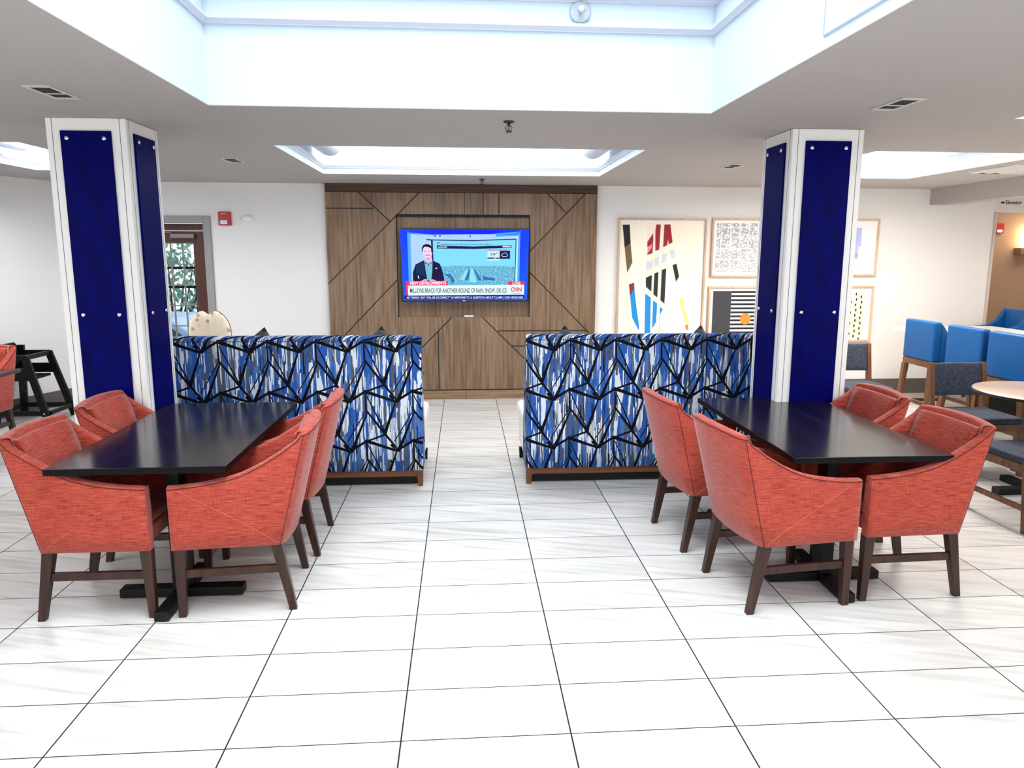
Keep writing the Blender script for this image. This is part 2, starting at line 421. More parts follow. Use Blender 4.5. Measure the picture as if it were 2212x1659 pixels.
def mould(name, h, z, d=0.03, hh=0.035, m=None):
    b = MB(); ring(b, h, [(-0.002, z), (0.012, z), (0.014, z+0.006), (d*0.6, z+0.010), (d, z+hh*0.6), (d, z+hh), (d*0.75, z+hh), (d*0.7, z+hh*0.75), (-0.002, z+hh*0.8)])
    return struct(b.build(name, m or MOLD))
mould('trim_1', WELL, 2.885, 0.030, 0.040)
mould('trim_2', WELL, 3.035, 0.045, 0.045)
shaft('ceiling_tray', TR2, 2.80, CEILW); mould('trim_3', TR2, 2.535, 0.03, 0.04)
shaft('ceiling_tray', TRR, 2.80, CEILW); mould('trim_4', TRR, 2.535, 0.03, 0.04)
shaft('ceiling_tray', TRL, 2.80, CEILW); mould('trim_5', TRL, 2.535, 0.03, 0.04)
def tray_lamp(h, label, m):
    x0, x1, y0, y1 = h
    t = thing('ceiling_light', label, 'ceiling light', ((x0+x1)/2, (y0+y1)/2, 2.73), group='luminous ceiling trays')
    w, d = (x1-x0)/2-0.02, (y1-y0)/2-0.02
    MB().box(-w, w, -d, d, 0.03, 0.045).build('diffuser', m, t)
    for sx in (-1, 1):
        xx = sx*(w-0.13); MB().tube([(xx, -d+0.02, -0.02), (xx, d-0.45, -0.02)], 0.12, 24).build('cove_roll', MOLD, t)
    return t
LAMPR = mat('lit_diffuser_warm', (0.9, 0.9, 0.9, 1), 0.6, emit=(1.0, 0.90, 0.78, 1), es=20.0)
tray_lamp(TR2, 'wide white lit ceiling tray in front of the oak television wall', LAMPP)
tray_lamp(TRR, 'white lit ceiling tray right of the right-hand blue column', LAMPR)
shaft('ceiling_tray', TNR, 2.80, CEILW); shaft('ceiling_tray', TNL, 2.80, CEILW)
LAMPN = mat('lit_diffuser_soft', (0.9, 0.9, 0.9, 1), 0.6, emit=(1.0, 0.98, 0.95, 1), es=3.2)
tray_lamp(TNR, 'lit ceiling tray at the upper right corner of the picture, mostly out of frame', LAMPN)
tray_lamp(TNL, 'lit ceiling tray over the near left of the room, out of frame', LAMPN)
tray_lamp(TRL, 'white lit ceiling tray left of the left-hand blue column', mat('lit_diffuser_bright', (0.9, 0.9, 0.9, 1), 0.6, emit=(0.97, 0.98, 1.0, 1), es=16.0))

# unseen warm fill added to the corridor behind the header
area('corridor_fill', (8.2, 6.9, 2.44), (0, 0, 0), 1.2, 0.5, 12, (1.0, 0.86, 0.7))
# unseen warm fill added over the bar corner to warm the right wall
area('bar_fill', (7.6, 3.2, 2.44), (0, 0, 0), 1.6, 3.0, 45, (1.0, 0.86, 0.68))
# walls
b = MB()
for x0, x1, z0, z1 in ((-4.6, -3.64, 0, H), (-3.64, -2.66, 2.04, H), (-2.66, 6.65, 0, H)): b.box(x0, x1, YB, YB+0.15, z0, z1)
struct(b.build('wall_back', WHITE))
b = MB(); p = [(-4.25, 6.2), (-4.25-0.42*13.2, -7), (-4.45-0.42*13.2, -7), (-4.45, 6.2)]
b.prism(p, 'z', 0, H); struct(b.build('wall_left', WHITE))
struct(MB().box(10, 10.1, -7, 7.6, 0, H).build('wall_right', WHITE))
b = MB()
for x0, x1 in ((-11, -9), (-6.2, -5.2), (-2.4, -1.4), (1.4, 2.4), (5.2, 6.2), (9, 10)): b.box(x0, x1, -7.15, -7, 0, H)
for x0, x1 in ((-9, -6.2), (-5.2, -2.4), (-1.4, 1.4), (2.4, 5.2), (6.2, 9)): b.box(x0, x1, -7.15, -7, 0, 0.5); b.box(x0, x1, -7.15, -7, 2.2, H)  # unseen window openings, added to let fill light in
struct(b.build('wall_rear', WHITE))
struct(MB().box(6.5, 10, 7.5, 7.6, 0, H).build('wall_corridor', TAN))
struct(MB().box(6.60, 6.65, 6.351, 7.5, 0, H).build('wall_passage', WHITE))
struct(MB().box(6.66, 10, 6.30, 6.42, 2.216, H-0.001).build('wall_header', mat('header_paint', (0.82, 0.76, 0.72, 1), 0.9)))
struct(MB().box(6.652, 6.675, 6.17, 6.37, 0, 2.215).build('trim_6', mat('jamb_paint', rgb(206, 192, 184), 0.6), bevel=0.003))
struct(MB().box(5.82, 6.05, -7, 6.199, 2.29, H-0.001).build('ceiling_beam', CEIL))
# grey baseboards
struct(MB().box(-2.58, -1.31, 6.185, 6.199, 0, 0.155).build('baseboard_back_left', BASEB, bevel=0.003))
struct(MB().box(1.79, 6.63, 6.185, 6.199, 0, 0.185).build('baseboard_back_right', BASEB, bevel=0.003))
b = MB(); u = Vector((-0.42, -1, 0)).normalized(); nrm = Vector((1, -0.42, 0)).normalized()
q = [Vector((-4.25, 6.19, 0))+nrm*0.002, Vector((-4.25, 6.19, 0))+u*14, ]
q[1] += nrm*0.002; b.prism([tuple(q[0].xy), tuple(q[1].xy), tuple((q[1]+nrm*0.013).xy), tuple((q[0]+nrm*0.013).xy)], 'z', 0.0, 0.175)
struct(b.build('baseboard_left', BASEB))

# door in the back wall with its glazed leaf, seen past the left column
d = bpy.data.objects.new('door_1', None); COL.objects.link(d); d.location = (-3.15, 6.2, 0); struct(d)
b = MB(); b.box(-0.565, -0.485, -0.03, 0.15, 0, 2.115).box(0.485, 0.565, -0.03, 0.15, 0, 2.115).box(-0.485, 0.485, -0.03, 0.15, 2.035, 2.115)
b.build('door_frame', GREYF, d, bevel=0.004)
b = MB(); b.box(-0.482, 0.482, 0.08, 0.145, 1.955, 2.03).box(-0.482, 0.482, 0.06, 0.10, 1.99, 2.0)
b.build('transom_bar', DOORW, d)
b = MB(); b.box(0.33, 0.475, 0.09, 0.135, 0.01, 1.95).box(-0.475, -0.33, 0.09, 0.135, 0.01, 1.95).box(-0.33, 0.33, 0.09, 0.135, 1.82, 1.95).box(-0.33, 0.33, 0.09, 0.135, 0.01, 0.20)
leaf = b.build('door_leaf', DOORW, d, bevel=0.003)
b = MB()
for i in range(6):
    x = -0.33+i*0.132; b.box(x-0.006, x+0.006, 0.10, 0.125, 0.20, 1.82)
for i in range(8):
    z = 1.815-i*0.236; b.box(-0.33, 0.33, 0.101, 0.124, max(z-0.006, 0.2), z+0.006)
b.build('muntins', mat('muntin_grey', rgb(120, 118, 116), 0.5), leaf)
MB().box(-0.328, 0.328, 0.111, 0.114, 0.202, 1.818).build('glass', GLASS, leaf)
b = MB(); b.box(0.10, 0.36, 0.03, 0.09, 1.87, 1.92); b.bar((0.12, 0.05, 1.93), (-0.30, 0.03, 1.945), 0.02, 0.012)
b.build('door_closer', mat('closer_grey', rgb(128, 110, 104), 0.4, 0.3), leaf, bevel=0.004)
MB().box(-0.03, 0.0, 0.05, 0.085, 1.83, 1.90).build('latch', GREYF, leaf, bevel=0.004)

# outside, behind the glazed door
SNOW = mat('snow', (0.85, 0.88, 0.92, 1), 0.9)
struct(MB().box(-20, 6.4, 6.36, 30, -0.2, -0.1).build('ground_outside', SNOW))
t = thing('railing', 'black railing outside behind the glazed door', 'railing', (-5, 9.6, -0.1))
b = MB()
for z in (1.25, 1.55, 0.15): b.box(-3, 3, -0.02, 0.02, z, z+0.04)
b.build('rails', BLACK, t)
for i in range(8): MB().box(-3+i*0.8, -2.96+i*0.8, -0.02, 0.02, 0, 1.6).build('post', BLACK, t)
t = thing('car', 'pale blue parked car outside behind the glazed door', 'car', (-4.4, 8.6, -0.52))
CARP = mat('car_paint', rgb(168, 196, 228), 0.25)
b = MB(); b.prism([(-2.1, 0.3), (2.1, 0.3), (2.15, 0.75), (1.2, 0.92), (0.6, 1.32), (-1.0, 1.36), (-1.7, 0.98), (-2.15, 0.85)], 'y', -0.7, 0.7)
b.build('body', CARP, t, bevel=0.06, seg=3)
b = MB(); b.prism([(-1.45, 0.95), (1.0, 0.93), (0.55, 1.27), (-0.95, 1.30)], 'y', -0.712, 0.712); b.build('side_window', mat('car_glass', rgb(60, 76, 92), 0.1), t)
for sx in (-1.3, 1.35):
    for sy in (-0.62, 0.62): MB().lathe([(0.05, -0.1), (0.32, -0.1), (0.34, 0), (0.32, 0.1), (0.05, 0.1)], n=20, M=Matrix.Translation((sx, sy, 0.33)) @ Matrix.Rotation(pi/2, 4, 'X')).build('wheel', BLACK, t)
t = thing('shrub', 'grey green shrub outside behind the glazed door', 'shrub', (-4.75, 10.6, -0.1))
rnd = random.Random(3); b = MB(); LEAF = mat('leaf', rgb(120, 160, 140), 0.8)
for i in range(700):
    a = rnd.random()*2*pi; rr = 0.8*sqrt(rnd.random()); z = rnd.uniform(0.4, 2.0); c = Vector((rr*cos(a), rr*sin(a)*0.7, z))
    e = Euler((rnd.random()*3, rnd.random()*3, rnd.random()*3)).to_matrix()
    b.faces([c+e @ Vector(p)*0.07 for p in ((-1, 0, 0), (0, -0.5, 0), (1, 0, 0), (0, 0.5, 0))], [(0, 1, 2, 3)])
b.build('foliage', LEAF, t)
b = MB()
for i in range(9):
    a = i*0.7; b.tube([(0, 0, 0), (0.3*cos(a), 0.2*sin(a), 0.8), (0.6*cos(a), 0.4*sin(a), 1.6)], [0.03, 0.02, 0.008], 6)
b.build('branches', WALNUT, t)

# ---------------------------------------------------------------- columns
def column(cx, cy, w, dpt, label):
    t = thing('column', label, 'column', (cx, cy, 0), group='white columns with blue panels')
    hx, hy = w/2, dpt/2
    b = MB(); b.box(-hx, hx, -hy, hy, 0, H-0.001); b.build('cladding', CLAD, t, bevel=0.006)
    b = MB(); e = 0.0008
    for s in (-1, 1):
        for k in (-1, 1):
            xx = k*(hx-0.036); b.box(xx-0.0014, xx+0.0014, s*hy-e, s*hy+e, 0, H-0.002)
            yy = k*(hy-0.036); b.box(s*hx-e, s*hx+e, yy-0.0014, yy+0.0014, 0, H-0.002)
    b.build('corner_seams', SEAM, t)
    for k in range(4):
        hw, off = (hx, hy) if k % 2 == 0 else (hy, hx)
        M = Matrix.Rotation(k*pi/2, 4, 'Z'); pw = hw-0.083
        b = MB(); b.box(-pw, pw, -off-0.013, -off-0.0005, 0.22, 2.405, M); p = b.build('blue_panel', BLUEP, t, bevel=0.002)
        for z in (2.362, 1.34, 0.31):
            for sx in (-1, 1):
                b = MB(); b.lathe([(0.001, 0), (0.013, 0), (0.013, 0.006), (0.009, 0.010), (0.001, 0.011)], n=16, M=M @ Matrix.Translation((sx*(pw-0.038), -off-0.013, z)) @ Matrix.Rotation(pi/2, 4, 'X'))
                b.build('standoff_screw', CHROME, p)
    return t
column(-1.935, 2.425, 0.45, 0.45, 'left-hand white square column with deep blue panels')
column(2.515, 2.425, 0.46, 0.45, 'right-hand white square column with deep blue panels')

# ---------------------------------------------------------------- oak television wall
tw = thing('television_wall', 'oak feature wall panelling with black angular inlay lines behind the television', 'wall panelling', (0.24, 6.14, 0))
ox = 0.24
def XZ(x0, x1, z0, z1, y0, y1, b): b.box(x0-ox, x1-ox, y0, y1, z0, z1)
b = MB(); F, Bk = 0.0, 0.059
XZ(-1.30, -0.52, 0.11, 2.39, F, Bk, b); XZ(1.01, 1.785, 0.11, 2.39, F, Bk, b); XZ(-0.52, 1.01, 2.145, 2.39, F, Bk, b); XZ(-0.52, 1.01, 0.11, 0.975, F, Bk, b)
b.build('oak_veneer', OAK, tw)
b = MB(); XZ(-1.30, 1.785, 0.0, 0.11, F, Bk, b); b.build('plinth', wood_mat('feature_oak_plinth', [(0.32, rgb(104, 80, 58)), (0.5, rgb(146, 118, 92)), (0.68, rgb(170, 143, 116))], 'x', 1.0), tw)
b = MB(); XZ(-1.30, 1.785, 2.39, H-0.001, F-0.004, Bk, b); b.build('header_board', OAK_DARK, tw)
b = MB(); XZ(-0.52, 1.01, 0.975, 2.145, Bk-0.012, Bk, b); b.build('niche_back', OAK, tw)
b = MB(); XZ(-0.52, 1.01, 2.118, 2.145, F+0.001, Bk-0.012, b); XZ(-0.52, -0.512, 0.975, 2.118, F+0.001, Bk-0.012, b); XZ(1.002, 1.01, 0.975, 2.118, F+0.001, Bk-0.012, b); b.build('niche_reveal_shade', DARKG, tw)  # near-black; the deep top strip paints the shadow at the niche head
b = MB()
def ln(x0, z0, x1, z1, w=0.012):
    a = Vector((x0-ox, 0, z0)); c = Vector((x1-ox, 0, z1)); b.bar(a, c, w, 0.0016, (0, 1, 0))
for s in ((-1.30, 2.388, 1.785, 2.388), (-0.93, 2.385, -0.585, 2.06), (-1.30, 2.205, -0.765, 2.205), (-0.25, 2.385, -1.30, 1.36), (-0.52, 1.405, -1.145, 0.76), (0.47, 2.385, 0.47, 2.147), (0.65, 2.385, 0.65, 2.147),
          (1.21, 2.385, 1.425, 2.165), (1.645, 2.385, 1.01, 1.735), (1.01, 1.49, 1.72, 0.78), (0.64, 0.81, 1.70, 0.81), (0.10, 0.972, -0.62, 0.25), (-0.06, 0.81, -0.06, 0.112), (0.455, 0.972, 1.30, 0.13), (0.80, 0.63, 1.785, 0.63), (-1.30, 0.112, 1.785, 0.112)): ln(*s)
for s in ((0.258, 0.972, 0.258, 0.001), (0.26, 2.385, 0.26, 2.147), (-0.55, 1.37, -0.55, 0.83)): ln(*s, 0.004)
b.build('black_inlay', DARKG, tw)
# ================================================================ FURNITURE
def interp(t, pts):
    for (a, va), (c, vc) in zip(pts, pts[1:]):
        if t <= c: return va+(vc-va)*max(0, (t-a)/(c-a))
    return pts[-1][1]
def smooth_interp(t, pts):
    # Catmull-Rom on value
    n = len(pts)
    for i in range(n-1):
        if t <= pts[i+1][0] or i == n-2:
            t0, t1 = pts[i][0], pts[i+1][0]; u = (t-t0)/(t1-t0); u = max(0, min(1, u))
            p0 = pts[max(i-1, 0)][1]; p1 = pts[i][1]; p2 = pts[i+1][1]; p3 = pts[min(i+2, n-1)][1]
            return 0.5*((2*p1)+(-p0+p2)*u+(2*p0-5*p1+4*p2-p3)*u*u+(-p0+3*p1-3*p2+p3)*u**3)
def make_armchair(label):
    """faces +x; origin on the floor under the middle of the seat"""
    t = thing('coral_armchair', label, 'armchair', group='coral armchairs around the dark tables')
    Wd = 0.272; FX = 0.25; BX = -0.25; z0 = 0.345
    ARM = [(0, 0.652), (0.12, 0.657), (0.25, 0.672), (0.36, 0.697), (0.46, 0.742), (0.55, 0.800), (0.60, 0.845), (0.645, 0.885)]
    zmax = 0.895
    # path round the outside: base point, top point (leaning back), top height, outward normal
    path = []
    n_arm = 18
    def lean(s, z):        # how far a point at distance s behind the front leans back at height z
        return -0.135*(z-z0)/(zmax-z0)*min(1, max(0, s/0.5))**1.5
    for i in range(n_arm+1):
        s = 0.47*i/n_arm; path.append((FX-s, Wd, s))
    for k in range(1, 5):
        a = k/5*pi/2; path.append((BX+0.03-0.03*sin(a), Wd-0.03+0.03*cos(a), 0.5))
    m = 12
    half = [path[:], []]
    back = []
    for i in range(0, m+1):
        y = (Wd-0.032)*(1-2*i/m); back.append((BX-0.035*(1-(y/Wd)**2), y, 0.5))
    P = path+back+[(x, -y, s) for x, y, s in reversed(path)]
    nP = len(P)
    rows = []
    b = MB()
    T = 0.055
    for i, (x, y, s) in enumerate(P):
        a = Vector(P[max(i-1, 0)][:2]); c = Vector(P[min(i+1, nP-1)][:2]); d = (c-a).normalized(); nrm = Vector((-d.y, d.x))
        if nrm.dot(Vector((x, y))) > 0: nrm = -nrm         # points inwards
        if s < 0.5 and abs(y) > Wd-0.001:
            # top height depends on distance behind the front measured along the leaning top
            st = s*0.645/0.5; zt = smooth_interp(st, ARM)
        else:
            zt = 0.885+0.012*(1-(y/Wd)**2)
        flare = 0.012 if abs(y) > Wd-0.01 else 0.0
        Tt = T if s >= 0.5 else T*(0.85+0.15*s/0.5)
        prof = []
        def pt(inw, z):
            fl = (z-z0)/(zmax-z0)
            lx = lean(s, z)
            q = Vector((x, y))+nrm*inw
            if s >= 0.5 and abs(y) <= Wd-0.01: q.x += 0
            return (q.x+lx, q.y*(1+0.03*fl), z)
        seatz = 0.42
        for q in ((0, z0), (0, z0+(zt-z0)*0.25), (0, z0+(zt-z0)*0.5), (0, z0+(zt-z0)*0.75), (0, zt-0.012), (0.004, zt-0.004), (0.012, zt), (Tt-0.012, zt), (Tt-0.004, zt-0.004), (Tt, zt-0.012), (Tt+0.006, (zt+seatz)/2), (Tt, seatz-0.03), (Tt, z0)):
            prof.append(b.bm.verts.new(pt(q[0], q[1])))
        rows.append(prof)
    for A, B in zip(rows, rows[1:]):
        L = len(A)
        for k in range(L):
            f = b.bm.faces.new((A[k], A[(k+1) % L], B[(k+1) % L], B[k])); f.smooth = True
    for R in (rows[0], rows[-1]): b.bm.faces.new(R)
    outer = [r[4].co.copy() for r in rows]; inner = [r[9].co.copy() for r in rows]
    b.build('upholstered_shell', CORAL, t)
    # seat between the arms
    b = MB(); b.box(-0.245, 0.212, -Wd+T+0.002, Wd-T-0.002, 0.347, 0.42); b.build('seat_base', CORAL, t, bevel=0.008)
    b = MB(); b.box(-0.225, 0.208, -Wd+T+0.006, Wd-T-0.006, 0.421, 0.475); b.build('seat', CORAL, t, bevel=0.022, seg=4)
    # inner back cushion panel
    b = MB(); bp = []
    for iz in range(7):
        z = 0.478+(0.868-0.478)*iz/6
        bp.append([b.bm.verts.new((BX+T+0.006-0.035*(1-(yy/0.21)**2)*0.6+lean(0.5, z)+0.018*sin(pi*iz/6)**0.5+(0.004), yy*(1+0.05*iz/6), z)) for yy in [-0.205+0.41*k/8 for k in range(9)]])
    ex = [[b.bm.verts.new(v.co-Vector((0.03, 0, 0))) for v in r] for r in bp]
    for R0, R1 in ((bp, 1), (ex, -1)):
        for r, q in zip(R0, R0[1:]):
            for k in range(8): f = b.bm.faces.new((r[k], r[k+1], q[k+1], q[k])); f.smooth = True
    n = 8
    for r, q, e1, e2 in zip(bp, bp[1:], ex, ex[1:]):
        b.bm.faces.new((r[0], q[0], e2[0], e1[0])); b.bm.faces.new((r[n], q[n], e2[n], e1[n]))
    for k in range(n):
        b.bm.faces.new((bp[0][k], bp[0][k+1], ex[0][k+1], ex[0][k])); b.bm.faces.new((bp[-1][k], bp[-1][k+1], ex[-1][k+1], ex[-1][k]))
    b.build('back_cushion', CORAL, t)
    # piping and seams
    b = MB(); b.tube([p+Vector((0, 0, 0.001)) for p in outer], 0.0022, 6)
    for sgn in (1, -1):
        i = n_arm+2 if sgn > 0 else nP-1-(n_arm+2)
        b.tube([rows[i][k].co for k in range(5)] if False else [outer[i]+(Vector((P[i][0], P[i][1]*1.0, z0))-outer[i])*(k/8) for k in range(9)], 0.0018, 6)
        j = n_arm+1 if sgn > 0 else nP-1-(n_arm+1)
        b.tube([outer[j], outer[j]+(inner[j]-outer[j])*0.5+Vector((0, 0, 0.0125)), inner[j]], 0.0018, 6)
    b.build('piping', PIPE, t)
    for sgn in (1, -1):
        b = MB(); pts = []
        for k in range(9):
            s = 0.04+(0.47-0.04)*k/8; z = 0.635-(0.635-0.36)*k/8
            pts.append((FX-s+(-0.135*(z-z0)/(zmax-z0)*(s/0.5)**1.5), sgn*(Wd*(1+0.03*(z-z0)/(zmax-z0))+0.0003), z))
        b.tube(pts, 0.0013, 5); b.build('side_stitching', STITCH, t)
    # legs and stretchers
    for sgn in (1, -1):
        y = sgn*0.236
        MB().post((FX-0.022, y, 0), (FX-0.030, y, 0.348), 0.034, 0.052, 0.032, 0.046).build('leg', WALNUT, t, bevel=0.002)
        MB().post((BX-0.030, y, 0), (BX+0.035, y, 0.348), 0.034, 0.052, 0.032, 0.046).build('leg', WALNUT, t, bevel=0.002)
        MB().box(BX+0.01, FX-0.03, y-0.011, y+0.011, 0.196, 0.234).build('stretcher', WALNUT, t, bevel=0.002)
    return t
chairs = [(-1.475, 1.222, 0, 'coral armchair at the near left of the left-hand dark table, back to the left'),
          (-1.485, 1.90, 1, 'coral armchair at the far left of the left-hand table, just in front of the column'),
          (-0.902, 1.235, 185, 'coral armchair at the near right of the left-hand dark table, side facing the camera'),
          (-0.893, 1.885, 181, 'coral armchair at the far right of the left-hand dark table, against the patterned sofa'),
          (1.845, 1.092, 7, 'coral armchair at the near left of the right-hand dark table, back to the aisle'),
          (1.752, 1.83, 6, 'coral armchair at the far left of the right-hand table, in front of the sofa'),
          (2.432, 1.165, 182, 'coral armchair at the near right of the right-hand dark table, open side facing left'),
          (2.44, 1.865, 181, 'coral armchair at the far right of the right-hand dark table, beside the right column'),
          (-4.03, 4.03, -91, 'coral armchair in the far left background beside the black high chair')]
first = None
for x, y, a, lab in chairs:
    if first is None: first = make_armchair(lab); first.location = (x, y, 0); first.rotation_euler = (0, 0, radians(a))
    else: dup(first, (x, y, 0), radians(a), lab)

def table(cx, cy, bases, label, group):
    t = thing('dining_table', label, 'table', (cx, cy, 0), group=group)
    MB().box(-0.40, 0.40, -0.73, 0.73, 0.720, 0.750).build('tabletop', ESP, t, bevel=0.002)
    b = MB(); b.box(-0.4006, -0.4001, -0.7306, 0.7306, 0.7195, 0.7485).box(0.4001, 0.4006, -0.7306, 0.7306, 0.7195, 0.7485).box(-0.4, 0.4, -0.7306, -0.7301, 0.7195, 0.7485).box(-0.4, 0.4, 0.7301, 0.7306, 0.7195, 0.7485); b.build('edge_band', ESPE, t)
    b = MB(); b.box(-0.30, 0.30, -0.60, 0.60, 0.70, 0.7195); b.build('under_frame', BLACK, t)
    for bx, by in bases:
        bx -= cx; by -= cy
        b = MB(); b.box(bx-0.034, bx+0.034, by-0.05, by+0.05, 0.05, 0.70); b.build('column', BLACK, t, bevel=0.003)
        b = MB()
        b.box(bx-0.30, bx+0.30, by-0.035, by+0.035, 0.006, 0.05); b.box(bx-0.033, bx+0.033, by-0.285, by-0.036, 0.006, 0.05); b.box(bx-0.033, bx+0.033, by+0.036, by+0.285, 0.006, 0.05)
        for q in ((-0.28, 0), (0.28, 0), (0, -0.265), (0, 0.265)): b.lathe([(0.014, 0), (0.014, 0.006)], (bx+q[0], by+q[1], 0), 10)
        b.build('foot_cross', BLACK, t, bevel=0.003)
    return t
table(-1.255, 1.665, [(-1.19, 1.21), (-1.19, 2.12)], 'left-hand rectangular dark wood dining table with four coral armchairs', 'rectangular dark dining tables')
table(2.21, 1.63, [(2.128, 1.17), (2.128, 2.09)], 'right-hand rectangular dark wood dining table with four coral armchairs', 'rectangular dark dining tables')
# ---------------------------------------------------------------- sofas, seen from behind
def sofa(x0, x1, phase, label, flip):
    cx = (x0+x1)/2; h = (x1-x0)/2; y0 = 2.87
    t = thing('patterned_sofa', label, 'sofa', (cx, y0, 0), group='patterned booth sofas back to the aisle')
    b = MB()
    prof = [(0.0, 0.126), (0.0, 0.4), (0.0, 0.7), (0.0, 1.088), (0.008, 1.108), (0.028, 1.122), (0.06, 1.127), (0.10, 1.122), (0.125, 1.105), (0.135, 1.08), (0.155, 0.9), (0.20, 0.7), (0.25, 0.5), (0.27, 0.35), (0.275, 0.126)]
    # round the ends a little: several sections in x
    secs = [(-h, 0.012), (-h+0.012, 0.003), (-h+0.03, 0.0), (h-0.03, 0.0), (h-0.012, 0.003), (h, 0.012)]
    rows = []
    for xx, ins in secs:
        r = []
        for (y, z) in prof:
            yy = y+ins*(1 if y < 0.06 else -1); zz = z-ins*0.9 if z > 1.0 else z
            r.append(b.bm.verts.new((xx, yy, zz)))
        rows.append(r)
    for A, B in zip(rows, rows[1:]):
        L = len(A)
        for k in range(L):
            f = b.bm.faces.new((A[k], A[(k+1) % L], B[(k+1) % L], B[k])); f.smooth = True
    for R in (rows[0], rows[-1]): b.bm.faces.new(R)
    bk = b.build('back', sofa_mat(phase), t)
    b = MB(); b.tube([(-h+0.01, -0.001, 1.091), (h-0.01, -0.001, 1.091)], 0.0025, 6); b.build('top_seam', SLATE, bk)
    MB().box(-h+0.005, h-0.005, 0.277, 0.78, 0.15, 0.36).build('seat_base', VINYL, t, bevel=0.02, seg=3)
    for k in (0, 1):
        a, c = (-h-0.012, -0.002) if k == 0 else (0.002, h+0.012)
        MB().box(a, c, 0.262, 0.80, 0.361, 0.49).build('seat_cushion', VINYL, t, bevel=0.035, seg=4)
    MB().box(-h+0.03, h-0.03, 0.012, 0.04, 0.076, 0.1255).build('rail', RAIL, t, bevel=0.002)
    b = MB(); b.box(-h+0.05, h-0.05, 0.075, 0.70, 0.0, 0.126); b.build('underframe_shade', DARKG, t)  # carried to the floor in near-black as painted shade under the sofa
    for sx in (-1, 1):
        x = sx*(h-0.028)
        MB().post((x+sx*0.004, 0.03, 0), (x, 0.03, 0.1255), 0.034, 0.05).build('leg', RAIL, t, bevel=0.002)
        MB().post((x+sx*0.004, 0.74, 0), (x, 0.74, 0.09), 0.03, 0.045).build('leg', BLACK, t, bevel=0.002)
        MB().post((x-sx*0.9, 0.74, 0), (x-sx*0.9, 0.74, 0.09), 0.03, 0.045).build('leg', BLACK, t, bevel=0.002) if sx > 0 else None
    return t
PH1 = -(-1.157+1.06)/0.000838; PH2 = -(1.011-1.665)/0.000838
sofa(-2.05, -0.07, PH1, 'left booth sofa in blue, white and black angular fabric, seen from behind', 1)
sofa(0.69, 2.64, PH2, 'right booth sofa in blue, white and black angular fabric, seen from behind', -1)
# charcoal throw cushions whose corners peek over the sofa backs
def pillow(x, y, rz, label):
    b = MB(); n = 12; a = 0.245
    for sgn in (1, -1):
        g = [[b.bm.verts.new((0, 0, 0)) for _ in range(n+1)] for _ in range(n+1)]
        for i in range(n+1):
            for j in range(n+1):
                u, v = -1+2*i/n, -1+2*j/n
                th = 0.055*((1-u*u)*(1-v*v))**0.45
                pin = 1-0.06*(1-abs(u)**2)*(abs(v)**3) ; pin2 = 1-0.06*(1-abs(v)**2)*(abs(u)**3)
                g[i][j].co = (u*a*pin2, sgn*(th+0.002), v*a*pin)
        for i in range(n):
            for j in range(n):
                f = b.bm.faces.new((g[i][j], g[i+1][j], g[i+1][j+1], g[i][j+1])); f.smooth = True
    bmesh.ops.remove_doubles(b.bm, verts=b.bm.verts, dist=0.0045)
    o = b.build('throw_cushion', CHARC); tag(o, label, 'cushion', 'charcoal cushions standing on the sofas')
    o.rotation_euler = (radians(-14), radians(45+rz), 0, ); o.location = (x, y, 0.822)
    return o
for x, rz, lab in ((-1.315, 10, 'charcoal cushion corner peeking over the left sofa, nearer the left column'), (-0.405, 4, 'charcoal cushion corner peeking over the left sofa, nearer the aisle'),
                   (1.045, -4, 'charcoal cushion corner peeking over the right sofa, nearer the aisle'), (2.055, 8, 'charcoal cushion corner peeking over the right sofa, below the large abstract print')):
    pillow(x, 3.17, rz, lab)
# ---------------------------------------------------------------- bar-height corner: blue stools and white counter
def make_stool(label):
    """faces +x; origin on the floor under the seat"""
    t = thing('bar_stool', label, 'bar stool', group='bright blue bar stools at the white counter')
    hw = 0.232; b = MB()
    # upholstered tub: back slab plus short sloping arms
    prof = []
    b.box(-0.23, -0.15, -hw, hw, 0.70, 1.08); b.build('backrest', STOOLB, t, bevel=0.018, seg=3)
    for s in (-1, 1):
        b = MB(); y0, y1 = (hw-0.06, hw) if s > 0 else (-hw, -hw+0.06)
        b.prism([(-0.149, 0.70), (0.20, 0.70), (0.20, 0.87), (0.05, 0.885), (-0.06, 0.94), (-0.12, 1.03), (-0.149, 1.065)], 'y', y0, y1); b.build('arm', STOOLB, t, bevel=0.012, seg=2)
    MB().box(-0.148, 0.21, -hw+0.062, hw-0.062, 0.70, 0.77).build('seat', STOOLB, t, bevel=0.02, seg=3)
    b = MB(); b.box(-0.225, 0.20, -hw+0.005, hw-0.005, 0.64, 0.698); b.build('apron', WALNUT_L, t, bevel=0.003)
    for sx in (-1, 1):
        for sy in (-1, 1):
            b = MB(); b.post((sx*0.235-0.012, sy*0.235, 0), (sx*0.195-0.012, sy*0.205, 0.64), 0.036, 0.05); b.build('leg', WALNUT_L, t, bevel=0.003)
    for sx in (-1, 1): MB().box(sx*0.218-0.024, sx*0.218-0.002, -0.20, 0.20, 0.27, 0.305).build('footrest', WALNUT_L, t, bevel=0.002)
    for sy in (-1, 1): MB().box(-0.20, 0.19, sy*0.216-0.011, sy*0.216+0.011, 0.235, 0.268).build('stretcher', WALNUT_L, t, bevel=0.002)
    return t
st = None
